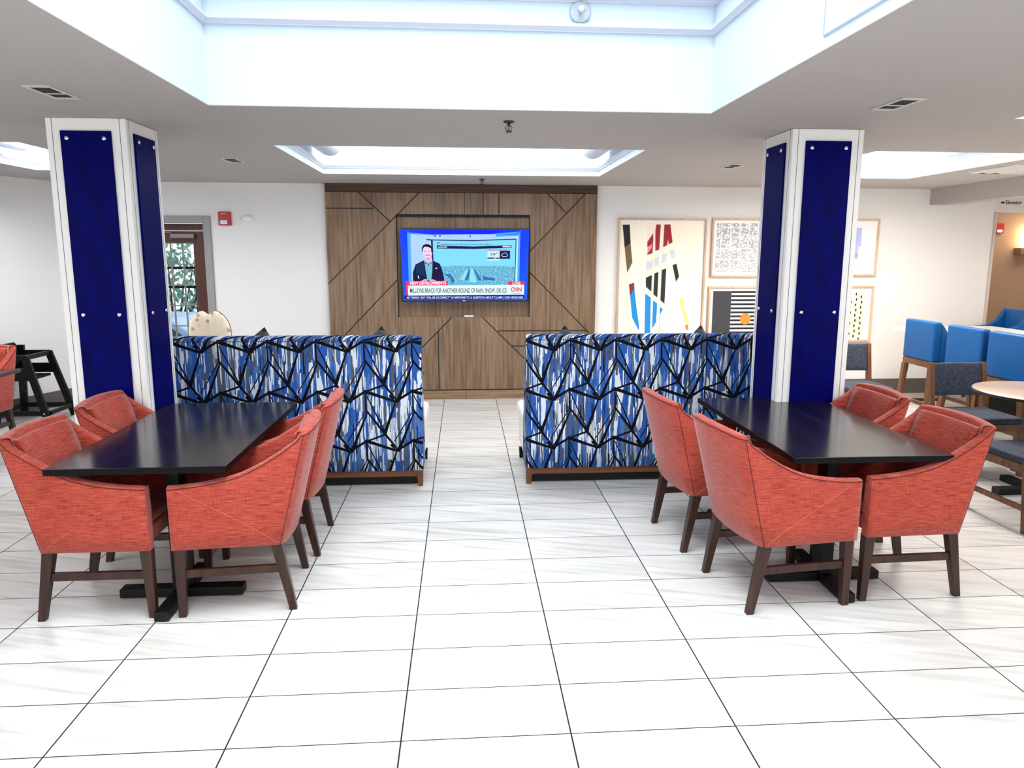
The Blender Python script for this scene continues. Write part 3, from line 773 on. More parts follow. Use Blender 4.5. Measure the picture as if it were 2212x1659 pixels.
for x, y, a, lab in ((4.87, 4.37, 0, 'bright blue bar stool furthest left of the row, nearest the framed prints'), (4.87, 3.73, 0, 'bright blue bar stool behind the slate dining chair, middle of the row'),
                     (4.87, 3.20, 0, 'bright blue bar stool behind the round table, cut by the right edge'), (6.50, 5.66, 180, 'bright blue bar stool on the far side of the white counter')):
    if st is None: st = make_stool(lab); st.location = (x, y, 0); st.rotation_euler = (0, 0, radians(a))
    else: dup(st, (x, y, 0), radians(a), lab)
t = thing('bar_counter', 'white topped bar height counter behind the blue stools', 'counter', (5.68, 3.45, 0))
MB().box(-0.59, 0.60, -1.9, 2.10, 0.865, 0.90).build('countertop', CWHITE, t, bevel=0.004)
for y in (-1.5, 1.0): MB().box(-0.30, 0.30, y-0.10, y+0.10, 0.0, 0.864).build('pedestal', DARKG, t, bevel=0.004)

# ---------------------------------------------------------------- slate dining chairs
def make_slate(label):
    """faces -y; origin on the floor under the seat"""
    t = thing('slate_dining_chair', label, 'chair', group='slate upholstered wooden dining chairs')
    b = MB(); n = 8; rows = []
    for iz in range(6):
        z = 0.555+0.265*iz/5; r = []
        for k in range(n+1):
            x = -0.205+0.41*k/n; r.append((x, 0.225+0.045*(iz/5)+0.02*(1-(x/0.205)**2), z))
        rows.append(r)
    for off in (0, 0.032):
        g = [[b.bm.verts.new((p[0], p[1]+off, p[2])) for p in r] for r in rows]
        for A, B in zip(g, g[1:]):
            for k in range(n): f = b.bm.faces.new((A[k], A[k+1], B[k+1], B[k])); f.smooth = True
        if off == 0: g0 = g
    for A, B, C, D in zip(g0, g0[1:], g, g[1:]): b.bm.faces.new((A[0], B[0], D[0], C[0])); b.bm.faces.new((A[n], B[n], D[n], C[n]))
    for k in range(n): b.bm.faces.new((g0[0][k], g0[0][k+1], g[0][k+1], g[0][k])); b.bm.faces.new((g0[-1][k], g0[-1][k+1], g[-1][k+1], g[-1][k]))
    b.build('backrest', SLATE, t, bevel=0.006)
    MB().box(-0.225, 0.225, -0.24, 0.20, 0.415, 0.465).build('seat', SLATE, t, bevel=0.02, seg=3)
    MB().box(-0.215, 0.215, -0.23, 0.19, 0.36, 0.414).build('seat_frame', WALNUT_L, t, bevel=0.003)
    for s in (-1, 1):
        b = MB(); b.hexa([(s*0.245-0.018, 0.26, 0), (s*0.245+0.018, 0.26, 0), (s*0.245+0.018, 0.30, 0), (s*0.245-0.018, 0.30, 0)], [(s*0.225-0.018, 0.195, 0.42), (s*0.225+0.018, 0.195, 0.42), (s*0.225+0.018, 0.25, 0.42), (s*0.225-0.018, 0.25, 0.42)])
        b.hexa([(s*0.225-0.018, 0.195, 0.42), (s*0.225+0.018, 0.195, 0.42), (s*0.225+0.018, 0.25, 0.42), (s*0.225-0.018, 0.25, 0.42)], [(s*0.226-0.018, 0.262, 0.825), (s*0.226+0.018, 0.262, 0.825), (s*0.226+0.018, 0.30, 0.825), (s*0.226-0.018, 0.30, 0.825)])
        bmesh.ops.remove_doubles(b.bm, verts=b.bm.verts, dist=0.0005)
        b.build('leg', WALNUT_L, t)
        MB().post((s*0.235, -0.235, 0), (s*0.205, -0.20, 0.36), 0.032, 0.05).build('leg', WALNUT_L, t, bevel=0.002)
        MB().bar((s*0.226, -0.21, 0.15), (s*0.236, 0.24, 0.15), 0.02, 0.034).build('stretcher', WALNUT_L, t, bevel=0.002)
    return t
sc = None
for x, y, a, lab in ((4.325, 3.06, 0, 'slate dining chair facing the camera behind the round table'), (4.075, 4.36, 0, 'slate dining chair against the back wall, half hidden by the right column'),
                     (3.92, 1.98, 184, 'slate dining chair on the near side of the round table, mostly cut off')):
    if sc is None: sc = make_slate(lab); sc.location = (x, y, 0); sc.rotation_euler = (0, 0, radians(a))
    else: dup(sc, (x, y, 0), radians(a), lab)
t = thing('round_table', 'round pale topped cafe table with black edge, cut by the right edge', 'table', (4.37, 2.44, 0))
MB().lathe([(0.001, 0.728), (0.455, 0.728), (0.458, 0.731), (0.458, 0.7435), (0.001, 0.7435)], n=64).build('table_edge', BLACK, t)
MB().lathe([(0.001, 0.7436), (0.455, 0.7436), (0.452, 0.7475), (0.001, 0.7475)], n=64).build('tabletop', TTOP, t)
MB().box(-0.05, 0.05, -0.05, 0.05, 0.045, 0.728).build('column', BLACK, t, bevel=0.003)
b = MB(); b.box(-0.30, 0.30, -0.04, 0.04, 0, 0.045); b.box(-0.04, 0.04, -0.30, -0.041, 0, 0.045); b.box(-0.04, 0.04, 0.041, 0.30, 0, 0.045)
b.build('foot_cross', BLACK, t, bevel=0.003)

# ---------------------------------------------------------------- far left: dark table edge and black high chair
t = thing('dining_table', 'dark table reaching in from the left edge in front of a coral armchair', 'table', (-3.86, 3.60, 0), group=None)
MB().box(-0.42, 0.40, -0.35, 0.33, 0.72, 0.75).build('tabletop', ESP, t, bevel=0.002)
MB().box(-0.04, 0.04, -0.04, 0.04, 0.05, 0.72).build('column', BLACK, t, bevel=0.003)
b = MB(); b.box(-0.28, 0.28, -0.035, 0.035, 0, 0.05); b.box(-0.035, 0.035, -0.28, -0.036, 0, 0.05); b.box(-0.035, 0.035, 0.036, 0.28, 0, 0.05); b.build('foot_cross', BLACK, t, bevel=0.003)

def highchair_wood():
    t = thing('high_chair', 'black wooden child high chair by the left wall', 'high chair', (-4.20, 5.30, 0), 0)
    M = {}
    # two side frames (near at y=-, far at y=+), opening towards +x
    for s in (-1, 1):
        y = s*0.21
        MB().hexa([(0.26, y*1.15-0.018, 0), (0.33, y*1.15-0.018, 0), (0.33, y*1.15+0.018, 0), (0.26, y*1.15+0.018, 0)], [(0.07, y-0.018, 0.70), (0.14, y-0.018, 0.70), (0.14, y+0.018, 0.70), (0.07, y+0.018, 0.70)]).build('leg', BLKW, t, bevel=0.004)
        MB().hexa([(-0.25, y*1.15-0.018, 0), (-0.18, y*1.15-0.018, 0), (-0.18, y*1.15+0.018, 0), (-0.25, y*1.15+0.018, 0)], [(-0.20, y-0.018, 0.76), (-0.13, y-0.018, 0.76), (-0.13, y+0.018, 0.76), (-0.20, y+0.018, 0.76)]).build('leg', BLKW, t, bevel=0.004)
        MB().bar((-0.20, y, 0.68), (0.12, y, 0.68), 0.03, 0.05).build('arm_rail', BLKW, t, bevel=0.004)
        MB().bar((-0.19, y, 0.52), (0.15, y, 0.52), 0.024, 0.10).build('side_rail', BLKW, t, bevel=0.004)
        MB().bar((-0.21, y*1.1, 0.12), (0.27, y*1.1, 0.12), 0.024, 0.05).build('stretcher', BLKW, t, bevel=0.004)
        b = MB()
        for q in ((-0.16, 0.72), (-0.17, 0.55), (0.26, 0.12)): b.lathe([(0.001, 0), (0.009, 0), (0.007, 0.004), (0.001, 0.005)], n=10, M=Matrix.Translation((q[0], s*0.2325 if q[1] > 0.4 else s*0.256, q[1])) @ Matrix.Rotation(-s*pi/2, 4, 'X'))
        b.build('bolt', CHROME, t)
    MB().box(-0.18, 0.12, -0.19, 0.19, 0.44, 0.465).build('seat', BLKW, t, bevel=0.004)
    b = MB(); pts = [(-0.19, 0.52), (-0.19, 0.74), (-0.13, 0.795), (0.13, 0.795), (0.19, 0.74), (0.19, 0.52)]
    b.prism(pts, 'x', -0.20, -0.175); b.build('backrest', BLKW, t, bevel=0.004)
    MB().box(0.10, 0.13, -0.19, 0.19, 0.655, 0.70).build('front_bar', BLKW, t, bevel=0.004)
    MB().bar((0.0, 0.05, 0.69), (-0.04, 0.0, 0.47), 0.03, 0.02).build('crotch_post', BLKW, t, bevel=0.003)
    b = MB(); b.tube([(0.02, -0.12, 0.52), (0.04, -0.15, 0.44), (0.02, -0.16, 0.36), (0.05, -0.15, 0.33)], 0.011, 6); b.tube([(0.03, -0.10, 0.50), (0.10, -0.13, 0.42), (0.13, -0.14, 0.41)], 0.011, 6)
    b.build('safety_strap', BLACK, t)
    for x, z in ((0.29, 0.12), (-0.21, 0.12)): MB().box(x-0.02, x+0.02, -0.215, 0.215, z-0.02, z+0.02).build('cross_bar', BLKW, t, bevel=0.003)
    return t
highchair_wood()

# padded floral high chair whose heart-shaped cover shows above the left sofa
t = thing('padded_high_chair', 'high chair with cream floral heart shaped padded cover showing above the left sofa', 'high chair', (-1.93, 4.02, 0), radians(0))
FLO, g, bb = newmat('floral_cover', 0.8)
x, y, z = g.xyz()
v = g.nt.nodes.new('ShaderNodeTexVoronoi'); v.inputs['Scale'].default_value = 17; g.nt.links.new(g.comb(x, 0.0, z), v.inputs['Vector'])
r1 = g.ramp(v.outputs['Distance'], [(0.0, rgb(150, 128, 96)), (0.22, rgb(212, 176, 140)), (0.34, rgb(244, 226, 200)), (1.0, rgb(246, 232, 208))])
sp = g.nt.nodes.new('ShaderNodeSeparateColor'); g.nt.links.new(v.outputs['Color'], sp.inputs[0])
sel = g.math('GREATER_THAN', sp.outputs[0], 0.55)
g.nt.links.new(g.mix(sel, rgb(246, 232, 208), r1), bb.inputs['Base Color'])
b = MB()
def heart_z(u):   # outline of one lobe pair, u in -1..1
    return 0
N = 44; outl = []
for i in range(N):
    a = 2*pi*i/N; xx = sin(a)**1 ; hx = 0.175*sin(a)*(1.0 if cos(a) > -0.2 else 1.0-0.35*(-cos(a)-0.2)); hz = 0.20*cos(a)
    dip = 0.045*math.exp(-(hx/0.035)**2) if cos(a) > 0 else 0
    outl.append((hx, hz-dip))
rings = []
for sc_, yy in ((0.90, 0.03), (1.0, 0.012), (1.0, -0.012), (0.93, -0.035), (0.75, -0.048), (0.45, -0.052), (0.15, -0.050)):
    rings.append([b.bm.verts.new((px*sc_, yy+(0.018*math.exp(-((px*sc_)/0.02)**2) if yy < -0.02 else 0), 1.035+pz*sc_)) for px, pz in outl])
for A, B in zip(rings, rings[1:]):
    for k in range(N): f = b.bm.faces.new((A[k], A[(k+1) % N], B[(k+1) % N], B[k])); f.smooth = True
b.bm.faces.new(rings[0]); b.bm.faces.new(rings[-1])
b.build('padded_back', FLO, t)
b = MB(); b.tube([(px*1.005, 0, 1.035+pz*1.005) for px, pz in outl], 0.004, 6, True); b.build('cover_piping', mat('cover_piping', rgb(90, 78, 62), 0.8), t)
MB().box(-0.17, 0.17, -0.30, 0.02, 0.56, 0.63).build('padded_seat', FLO, t, bevel=0.03, seg=3)
MB().box(-0.15, 0.15, 0.031, 0.06, 0.58, 1.05).build('seat_shell', PLW, t, bevel=0.01)
for sx in (-1, 1):
    for yy, y2 in ((-0.34, -0.2), (0.20, 0.0)): MB().tube([(sx*0.22, yy, 0.0), (sx*0.165, y2, 0.56)], 0.014, 8).build('leg', PLW, t)
# ---------------------------------------------------------------- television
TVE = 0.76
def emat(name, c, s=1.0): return mat(name, (0.004, 0.004, 0.004, 1), 0.4, spec=0.05, emit=c, es=s*TVE)
TVX0, TVX1, TVZ0, TVZ1, TVY = -0.468, 0.988, 1.160, 1.988, 6.050
tv = thing('television', 'wall mounted flat television showing a blue news broadcast', 'television', (0.26, TVY, 1.574))
b = MB(); b.box(TVX0-0.26, TVX1-0.26, 0.0, 0.045, TVZ0-1.574, TVZ1-1.574); b.build('bezel', TVB, tv, bevel=0.004)
b = MB(); b.box(-0.30, 0.30, 0.045, 0.089, -0.22, 0.20); b.build('wall_bracket', BLACK, tv)
def tvp(cx, cy):
    u = (cx-65)/2065.0; top = 108+32*u; bot = 1290+10*u; v = (cy-top)/(bot-top)
    return (-0.458+u*1.438-0.26, 1.976-v*0.802-1.574)
lay = [0.0004]
def tvpoly(name, polys, c, s=1.0, parent=None):
    m = emat('screen_'+name, c, s); b = MB(); lay[0] += 0.00025; yy = -lay[0]
    for P in polys:
        vs = [(tvp(*q)[0], yy, tvp(*q)[1]) for q in P]; b.faces(vs, [tuple(range(len(vs)))])
    return b.build(name, m, parent or scr)
R_ = lambda x0, y0, x1, y1: [(x0, y0), (x1, y0), (x1, y1), (x0, y1)]
m, g, bb = newmat('screen_blue', 0.3); bb.inputs['Base Color'].default_value = (0.01, 0.01, 0.02, 1)
x, y, z = g.xyz(); f = g.math('ADD', g.math('MULTIPLY', g.math('ABSOLUTE', x), 0.9), g.math('MULTIPLY', z, -0.5))
g.nt.links.new(g.ramp(f, [(0.05, rgb(0, 20, 250)), (0.5, rgb(0, 64, 255)), (0.9, rgb(20, 100, 255))]), bb.inputs['Emission Color']); bb.inputs['Emission Strength'].default_value = TVE; bb.inputs['Specular IOR Level'].default_value = 0.05
b = MB(); q = [tvp(45, 112), tvp(2150, 142), tvp(2110, 1298), tvp(85, 1288)]
b.faces([(p[0], -0.0004, p[1]) for p in q], [(0, 1, 2, 3)]); scr = b.build('screen', m, tv)
tvpoly('studio_glow', [[(165, 165), (600, 205), (1500, 205), (2000, 170), (1985, 1060), (175, 1040)]], rgb(90, 170, 250))
tvpoly('studio_wall', [[(218, 175), (600, 205), (1500, 212), (1940, 215), (1925, 1060), (222, 1040)]], rgb(176, 214, 248))
tvpoly('right_glow', [[(1930, 250), (1965, 240), (1950, 1000), (1922, 1000)]], rgb(190, 250, 250))
tvpoly('corner_patch', [[(1595, 208), (1990, 172), (1960, 235), (1600, 250)]], rgb(40, 180, 240))
tvpoly('ceiling_line', [[(160, 130), (230, 178), (600, 205), (600, 212), (225, 190), (155, 140)]], rgb(60, 120, 230))
tvpoly('ceiling_corner', [[(2010, 120), (2016, 180), (1925, 225), (1600, 212), (1900, 205), (2000, 165)]], rgb(60, 120, 231))
tvpoly('studio_lamps', [R_(600, 212, 625, 240), R_(680, 212, 705, 240), R_(1170, 222, 1192, 252)], rgb(30, 90, 160))
tvpoly('inset_frame', [[(470, 275), (560, 283), (1240, 300), (1940, 285), (1915, 1040), (1905, 1040), (1925, 300), (1240, 318), (575, 300), (590, 1040), (570, 1040), (545, 300), (480, 295)]], rgb(18, 30, 96))
tvpoly('inset_sky', [[(578, 300), (1240, 318), (1925, 300), (1912, 780), (585, 780)]], rgb(130, 222, 250))
m, g, bb = newmat('screen_city', 0.3); bb.inputs['Base Color'].default_value = (0.01, 0.01, 0.02, 1)
x, y, z = g.xyz(); n_ = g.noise(g.comb(g.math('MULTIPLY', x, 60), 0.0, g.math('MULTIPLY', z, 130)), 1.0, 3)
g.nt.links.new(g.ramp(n_, [(0.36, rgb(50, 120, 180)), (0.5, rgb(96, 180, 216)), (0.62, rgb(160, 232, 240))]), bb.inputs['Emission Color']); bb.inputs['Emission Strength'].default_value = TVE; bb.inputs['Specular IOR Level'].default_value = 0.05
lay[0] += 0.00025; b = MB(); P = [(588, 735), (900, 715), (1240, 725), (1600, 725), (1913, 740), (1905, 1048), (590, 1040)]
b.faces([(tvp(*q)[0], -lay[0], tvp(*q)[1]) for q in P], [tuple(range(7))]); b.build('inset_city', m, scr)
tvpoly('avenue', [[(1165, 745), (1235, 745), (1310, 1005), (1140, 1005)]], rgb(86, 176, 214))
tvpoly('avenue_green', [[(1110, 790), (1160, 785), (1080, 960), (1000, 945)], [(1185, 750), (1215, 750), (1290, 995), (1160, 995)]], rgb(150, 226, 238))
tvpoly('avenue_trees', [[(1150, 790), (1180, 780), (1140, 960), (1085, 950)]], rgb(40, 116, 176))
tvpoly('avenue_tree_row', [[(1240, 780), (1262, 790), (1360, 960), (1315, 970)]], rgb(40, 116, 176))
tvpoly('river_bend', [[(740, 850), (860, 860), (920, 960), (880, 1030), (850, 920)]], rgb(40, 116, 176))
tvpoly('river_basin', [[(1370, 890), (1580, 930), (1580, 965), (1400, 960)]], rgb(40, 116, 176))
tvpoly('headline_strip', [[(640, 385), (1240, 405), (1855, 390), (1855, 435), (1240, 445), (640, 432)]], rgb(14, 20, 84))
tvpoly('strip_text_blocks', [R_(655, 402, 805, 420), R_(1710, 402, 1840, 424), R_(645, 355, 690, 370)], rgb(220, 228, 255))
tvpoly('strip_flags', [R_(642, 335, 688, 350), R_(642, 370, 688, 382)], rgb(60, 60, 160))
tvpoly('weather_card', [R_(1460, 478, 1660, 640)], rgb(200, 240, 246))
tvpoly('weather_card_red', [R_(1460, 458, 1785, 474)], rgb(236, 120, 176))
tvpoly('weather_card_navy', [R_(1662, 478, 1832, 612)], rgb(14, 26, 92))
tvpoly('weather_card_label', [R_(1462, 588, 1575, 610), R_(1590, 590, 1660, 608)], rgb(50, 70, 100))
m_w = emat('screen_text_white', rgb(240, 246, 255)); m_d = emat('screen_text_dark', rgb(40, 52, 60)); m_r = emat('screen_text_red', rgb(240, 80, 120))
lay[0] += 0.0003
cl = MB(); pts = [(1690, 560), (1705, 535), (1730, 518), (1750, 510), (1770, 520), (1790, 545), (1790, 565), (1760, 572), (1720, 572), (1690, 560)]
cl.tube([(tvp(*q)[0], -lay[0], tvp(*q)[1]) for q in pts], 0.0028, 6); cl.build('cloud_symbol', m_w, scr)
# presenter
tvpoly('presenter_jacket', [[(430, 620), (560, 625), (680, 680), (715, 760), (752, 930), (752, 985), (245, 975), (245, 820), (290, 690)]], rgb(14, 20, 64))
tvpoly('presenter_jacket_sheen', [[(300, 690), (420, 640), (455, 900), (300, 830)]], rgb(14, 44, 96))
tvpoly('presenter_shirt', [[(432, 625), (565, 630), (560, 800), (540, 960), (478, 950), (450, 780)]], rgb(120, 196, 220))
tvpoly('presenter_neck', [[(440, 560), (550, 560), (565, 640), (500, 668), (430, 636)]], rgb(232, 190, 232))
tvpoly('presenter_face', [[(408, 430), (470, 395), (535, 405), (560, 440), (566, 510), (540, 565), (500, 604), (455, 595), (420, 540)]], rgb(250, 210, 240))
tvpoly('presenter_hair', [[(398, 480), (396, 420), (420, 375), (470, 355), (530, 370), (562, 415), (566, 500), (550, 495), (545, 430), (500, 405), (440, 400), (412, 440), (410, 490)]], rgb(16, 12, 36))
tvpoly('presenter_features', [R_(430, 468, 470, 478), R_(502, 468, 538, 478), [(442, 530), (530, 524), (520, 548), (460, 552)], [(470, 585), (510, 585), (500, 604), (480, 604)]], rgb(170, 90, 140))
tvpoly('presenter_smile', [[(455, 532), (520, 530), (510, 540), (465, 542)]], rgb(250, 240, 250))
tvpoly('presenter_collar', [[(448, 665), (478, 660), (470, 680), (450, 682)], [(520, 660), (548, 660), (545, 680), (528, 675)], [(490, 680), (515, 680), (502, 720)]], rgb(30, 60, 90))
tvpoly('presenter_hands', [[(380, 960), (440, 930), (480, 940), (470, 985), (390, 985)], [(510, 950), (560, 935), (625, 965), (610, 985), (510, 985)]], rgb(240, 170, 220))
tvpoly('pocket_square', [[(605, 768), (628, 740), (642, 764)], [(322, 880), (335, 870), (348, 930), (328, 920)]], rgb(236, 236, 250))
tvpoly('red_tabs', [[(128, 965), (815, 965), (815, 1045), (150, 1045), (140, 1190), (128, 1190)], [(1800, 985), (2070, 985), (2070, 1050), (1800, 1050)]], rgb(250, 50, 96))
tvpoly('caption_band', [R_(158, 1040, 2065, 1205)], rgb(228, 252, 250))
tvpoly('ticker_band', [[(100, 1208), (2070, 1212), (2068, 1272), (102, 1268)]], rgb(8, 20, 120))
rx = (pi/2, 0, 0); lay[0] += 0.0004
def tvt(name, body, cx, cy, w, h, m, al='LEFT', bold=0.0):
    p = tvp(cx, cy); q = tvp(cx+w, cy)
    o = text(name, body, h, (p[0], -lay[0], p[1]), rx, m, scr, bold=bold)
    wd = max(v.co.x for v in o.data.vertices)-min(v.co.x for v in o.data.vertices)
    o.scale = ((q[0]-p[0])/wd, 1, 1); return o
tvt('caption_text', 'MILLIONS BRACE FOR ANOTHER ROUND OF RAIN, SNOW, OR ICE', 190, 1160, 1580, 0.072, m_d, bold=0.001)
tvt('tab_text', 'NEW DEVELOPMENTS', 190, 1020, 590, 0.046, m_w, bold=0.0015)
tvt('live_text', 'LIVE', 1870, 1038, 130, 0.044, m_w, bold=0.001)
tvt('channel_mark', 'CNN', 1845, 1150, 180, 0.066, m_r, bold=0.003)
tvt('channel_time', '7:53 AM ET', 1855, 1192, 160, 0.018, m_d)
tvt('ticker_text', 'HE THINGS I SAY WILL BE INCORRECT" IN RESPONSE TO A QUESTION ABOUT CLAIMS | CNN HEADLINES', 135, 1258, 1910, 0.036, m_w, bold=0.0005)
tvt('inset_title', 'HAPPENING NOW: SNOW FALL IN NATION\'S CAPITAL', 700, 380, 830, 0.026, m_d)
tvt('temperature_text', '34\u00b0', 1500, 555, 120, 0.046, m_d)
tvt('place_text', 'Washington', 655, 420, 150, 0.014, emat('screen_text_navy', rgb(20, 30, 90)))
MB().box(-0.03+0.26-0.26, 0.0, -0.0006, 0, -0.406, -0.402).build('maker_plate', CHROME, tv)
# small white remote left on the niche ledge
b = MB(); b.box(-0.055, 0.055, -0.018, 0.018, 0, 0.018); o = b.build('remote_control', PLW, None, bevel=0.006, seg=3)
o.location = (0.30, 6.162, 0.9755); o.rotation_euler = (0, 0, radians(6)); tag(o, 'small white remote control lying on the niche ledge under the television', 'remote control')

# ---------------------------------------------------------------- framed prints on the back wall
def frame(x0, x1, z0, z1, label, board=MAT_W, fw=0.022, dep=0.035):
    cx, cz = (x0+x1)/2, (z0+z1)/2; w, h = (x1-x0)/2, (z1-z0)/2
    t = thing('framed_print', label, 'framed picture', (cx, YB-0.001, cz), group='pale wood framed prints on the back wall')
    b = MB(); b.box(-w, -w+fw, -dep, 0, -h, h); b.box(w-fw, w, -dep, 0, -h, h); b.box(-w+fw, w-fw, -dep, 0, h-fw, h); b.box(-w+fw, w-fw, -dep, 0, -h, -h+fw)
    b.build('frame', FRAME_W, t, bevel=0.002)
    MB().box(-w+fw, w-fw, -0.012, -0.002, -h+fw, h-fw).build('mount', board, t)
    return t, cx, cz
def prnt(t, name, fn, items, y0=-0.0125):
    mats = []; b = MB(); y = y0
    for c, polys in items:
        m = mat('ink_%d' % len(MATS), c, 0.7); mats.append(m); b.mi = len(mats)-1
        for P in polys:
            vs = [(fn(*q)[0], y, fn(*q)[1]) for q in P]; b.faces(vs, [tuple(range(len(vs)))])
            if len(polys) < 8: y -= 0.00015
        y -= 0.0003
    me = b.build(name, mats, t)
    for p in me.data.polygons:
        if p.normal.y > 0: p.flip()
    return me
t, cx, cz = frame(2.045, 3.10, 0.655, 2.118, 'large framed abstract print with crimson, black and blue strips on cream')
def fA(x, y):
    L = 5-0.055*y*0.95; Rr = 1172-0.056*y; u = (x-L)/(Rr-L); v = (y-8)/1549.0
    return 2.045+u*1.055-cx, 2.118-v*1.328-cz
prnt(t, 'print', fA, [
    (rgb(244, 232, 214), [[(45, 90), (1120, 80), (1030, 1700), (0, 1700)]]),
    (rgb(246, 240, 222), [[(165, 95), (380, 95), (330, 1700), (130, 1700)], [(560, 520), (700, 480), (860, 1100), (820, 1500), (640, 1600), (600, 1000)]]),
    (rgb(14, 10, 22), [[(57, 97), (150, 95), (155, 345), (75, 400)]]), (rgb(112, 92, 54), [[(155, 345), (75, 400), (100, 745), (172, 605)]]),
    (rgb(122, 46, 60), [[(118, 905), (188, 878), (190, 960), (130, 1060)]]),
    (rgb(0, 136, 212), [[(190, 960), (130, 1060), (150, 1370), (235, 1545), (240, 1500), (205, 1160)], [(332, 1030), (405, 1085), (385, 1580), (308, 1580)], [(435, 1125), (487, 1165), (470, 1420), (412, 1520)], [(525, 1215), (562, 1250), (520, 1320)]]),
    (rgb(150, 14, 40), [[(455, 210), (455, 290), (440, 480), (368, 500), (440, 350), (375, 400), (375, 330)], [(500, 92), (558, 92), (530, 430), (478, 448), (485, 180)], [(606, 92), (684, 90), (708, 330), (660, 357), (650, 290), (635, 370), (582, 398)]]),
    (rgb(236, 130, 140), [[(440, 340), (430, 410), (372, 490), (380, 410)]]),
    (rgb(198, 204, 222), [[(365, 600), (450, 568), (440, 685), (355, 712)], [(475, 545), (528, 525), (515, 645), (465, 662)], [(575, 495), (632, 478), (620, 595), (568, 610)], [(672, 442), (725, 430), (740, 535), (690, 552)]]),
    (rgb(24, 28, 32), [[(345, 812), (425, 775), (412, 1002), (342, 935)], [(460, 752), (513, 735), (490, 1083), (440, 1040)], [(560, 705), (617, 685), (583, 1170), (532, 1120)], [(703, 640), (755, 620), (785, 795), (745, 870)]]),
    (rgb(240, 226, 120), [[(790, 1090), (830, 1090), (860, 1300), (905, 1400), (900, 1470), (855, 1400), (820, 1250)]]),
    (rgb(232, 120, 90), [[(860, 1470), (900, 1460), (895, 1540), (865, 1530)]]),
    (rgb(206, 220, 240), [[(520, 1330), (575, 1270), (570, 1600), (505, 1600)]])])
# city map print
def mapmat():
    m, g, b = newmat('city_map_ink', 0.7); x, y, z = g.xyz()
    n = g.noise(g.comb(x, 0.0, z), 9.0, 1)
    def lines(c, k, w): 
        f = g.math('FRACT', g.math('ADD', g.math('MULTIPLY', c, k), 50.0)); return g.math('LESS_THAN', f, w)
    xs_ = g.math('ADD', x, g.math('MULTIPLY', n, 0.03)); zs_ = g.math('ADD', z, g.math('MULTIPLY', n, 0.03))
    v = g.nt.nodes.new('ShaderNodeTexVoronoi'); v.distance = 'CHEBYCHEV'; v.feature = 'F1'; v.inputs['Scale'].default_value = 48; v.inputs['Randomness'].default_value = 0.75
    g.nt.links.new(g.comb(xs_, 0.0, zs_), v.inputs['Vector'])
    blk = g.math('GREATER_THAN', v.outputs['Distance'], 0.40)
    l2 = g.math('MAXIMUM', lines(xs_, 9, 0.08), lines(zs_, 8, 0.08))
    f = g.math('MAXIMUM', g.math('MULTIPLY', blk, 0.55), 0.0)
    f = g.math('MULTIPLY', f, g.math('SUBTRACT', 1.0, l2))
    g.nt.links.new(g.mix(f, rgb(232, 232, 236), rgb(60, 62, 70)), b.inputs['Base Color']); return m
t, cx, cz = frame(3.165, 3.86, 1.436, 2.124, 'framed black and white street map print beside the right column, upper row')
MB().box(-0.29, 0.29, -0.0135, -0.0125, -0.285, 0.285).build('print', mapmat(), t)
t, cx, cz = frame(3.155, 3.85, 0.640, 1.328, 'framed print with black and white stripes and an orange disc, lower row')
fC = lambda x, z: (x-cx, z-cz)
rc_ = lambda a, c, z0, z1: [(a, z0), (c, z0), (c, z1), (a, z1)]
disc = [(3.625+0.067*cos(2*pi*k/32), 0.935+0.067*sin(2*pi*k/32)) for k in range(32)]
prnt(t, 'print', fC, [(rgb(232, 232, 232), [rc_(3.215, 3.79, 0.70, 1.27)]), (rgb(52, 54, 60), [rc_(3.215, 3.44, 0.70, 1.27)]),
                      (rgb(22, 22, 28), [rc_(3.44, 3.79, 1.27-0.0485*k-0.025, 1.27-0.0485*k) for k in range(11)]), (rgb(242, 130, 40), [disc])])
t, cx, cz = frame(4.525, 5.210, 1.447, 2.125, 'framed print of pale violet squares, upper row right of the column')
prnt(t, 'print', fC, [(rgb(176, 184, 234), [rc_(4.74, 5.0, 1.80, 2.02), rc_(4.74, 4.97, 1.70, 1.86)]), (rgb(150, 158, 222), [rc_(4.84, 4.93, 1.76, 1.95), rc_(4.86, 4.97, 1.66, 1.72)]), (rgb(204, 208, 240), [rc_(4.80, 5.0, 1.55, 1.66), rc_(4.76, 4.86, 1.86, 1.98)])])
t, cx, cz = frame(4.515, 5.203, 0.653, 1.332, 'framed cream print with rows of small black dashes, lower row right of the column')
ds = []
for i in range(8):
    for j in range(9):
        x = 4.60+i*0.066+(0.004 if j % 2 else -0.004); z = 1.23-j*0.064-(0.032 if i % 2 else 0); ds.append(rc_(x-0.009, x+0.009, z-0.016, z+0.016))
prnt(t, 'print', fC, [(rgb(244, 240, 204), [rc_(4.56, 5.105, 0.70, 1.28)]), (rgb(18, 18, 18), ds)])

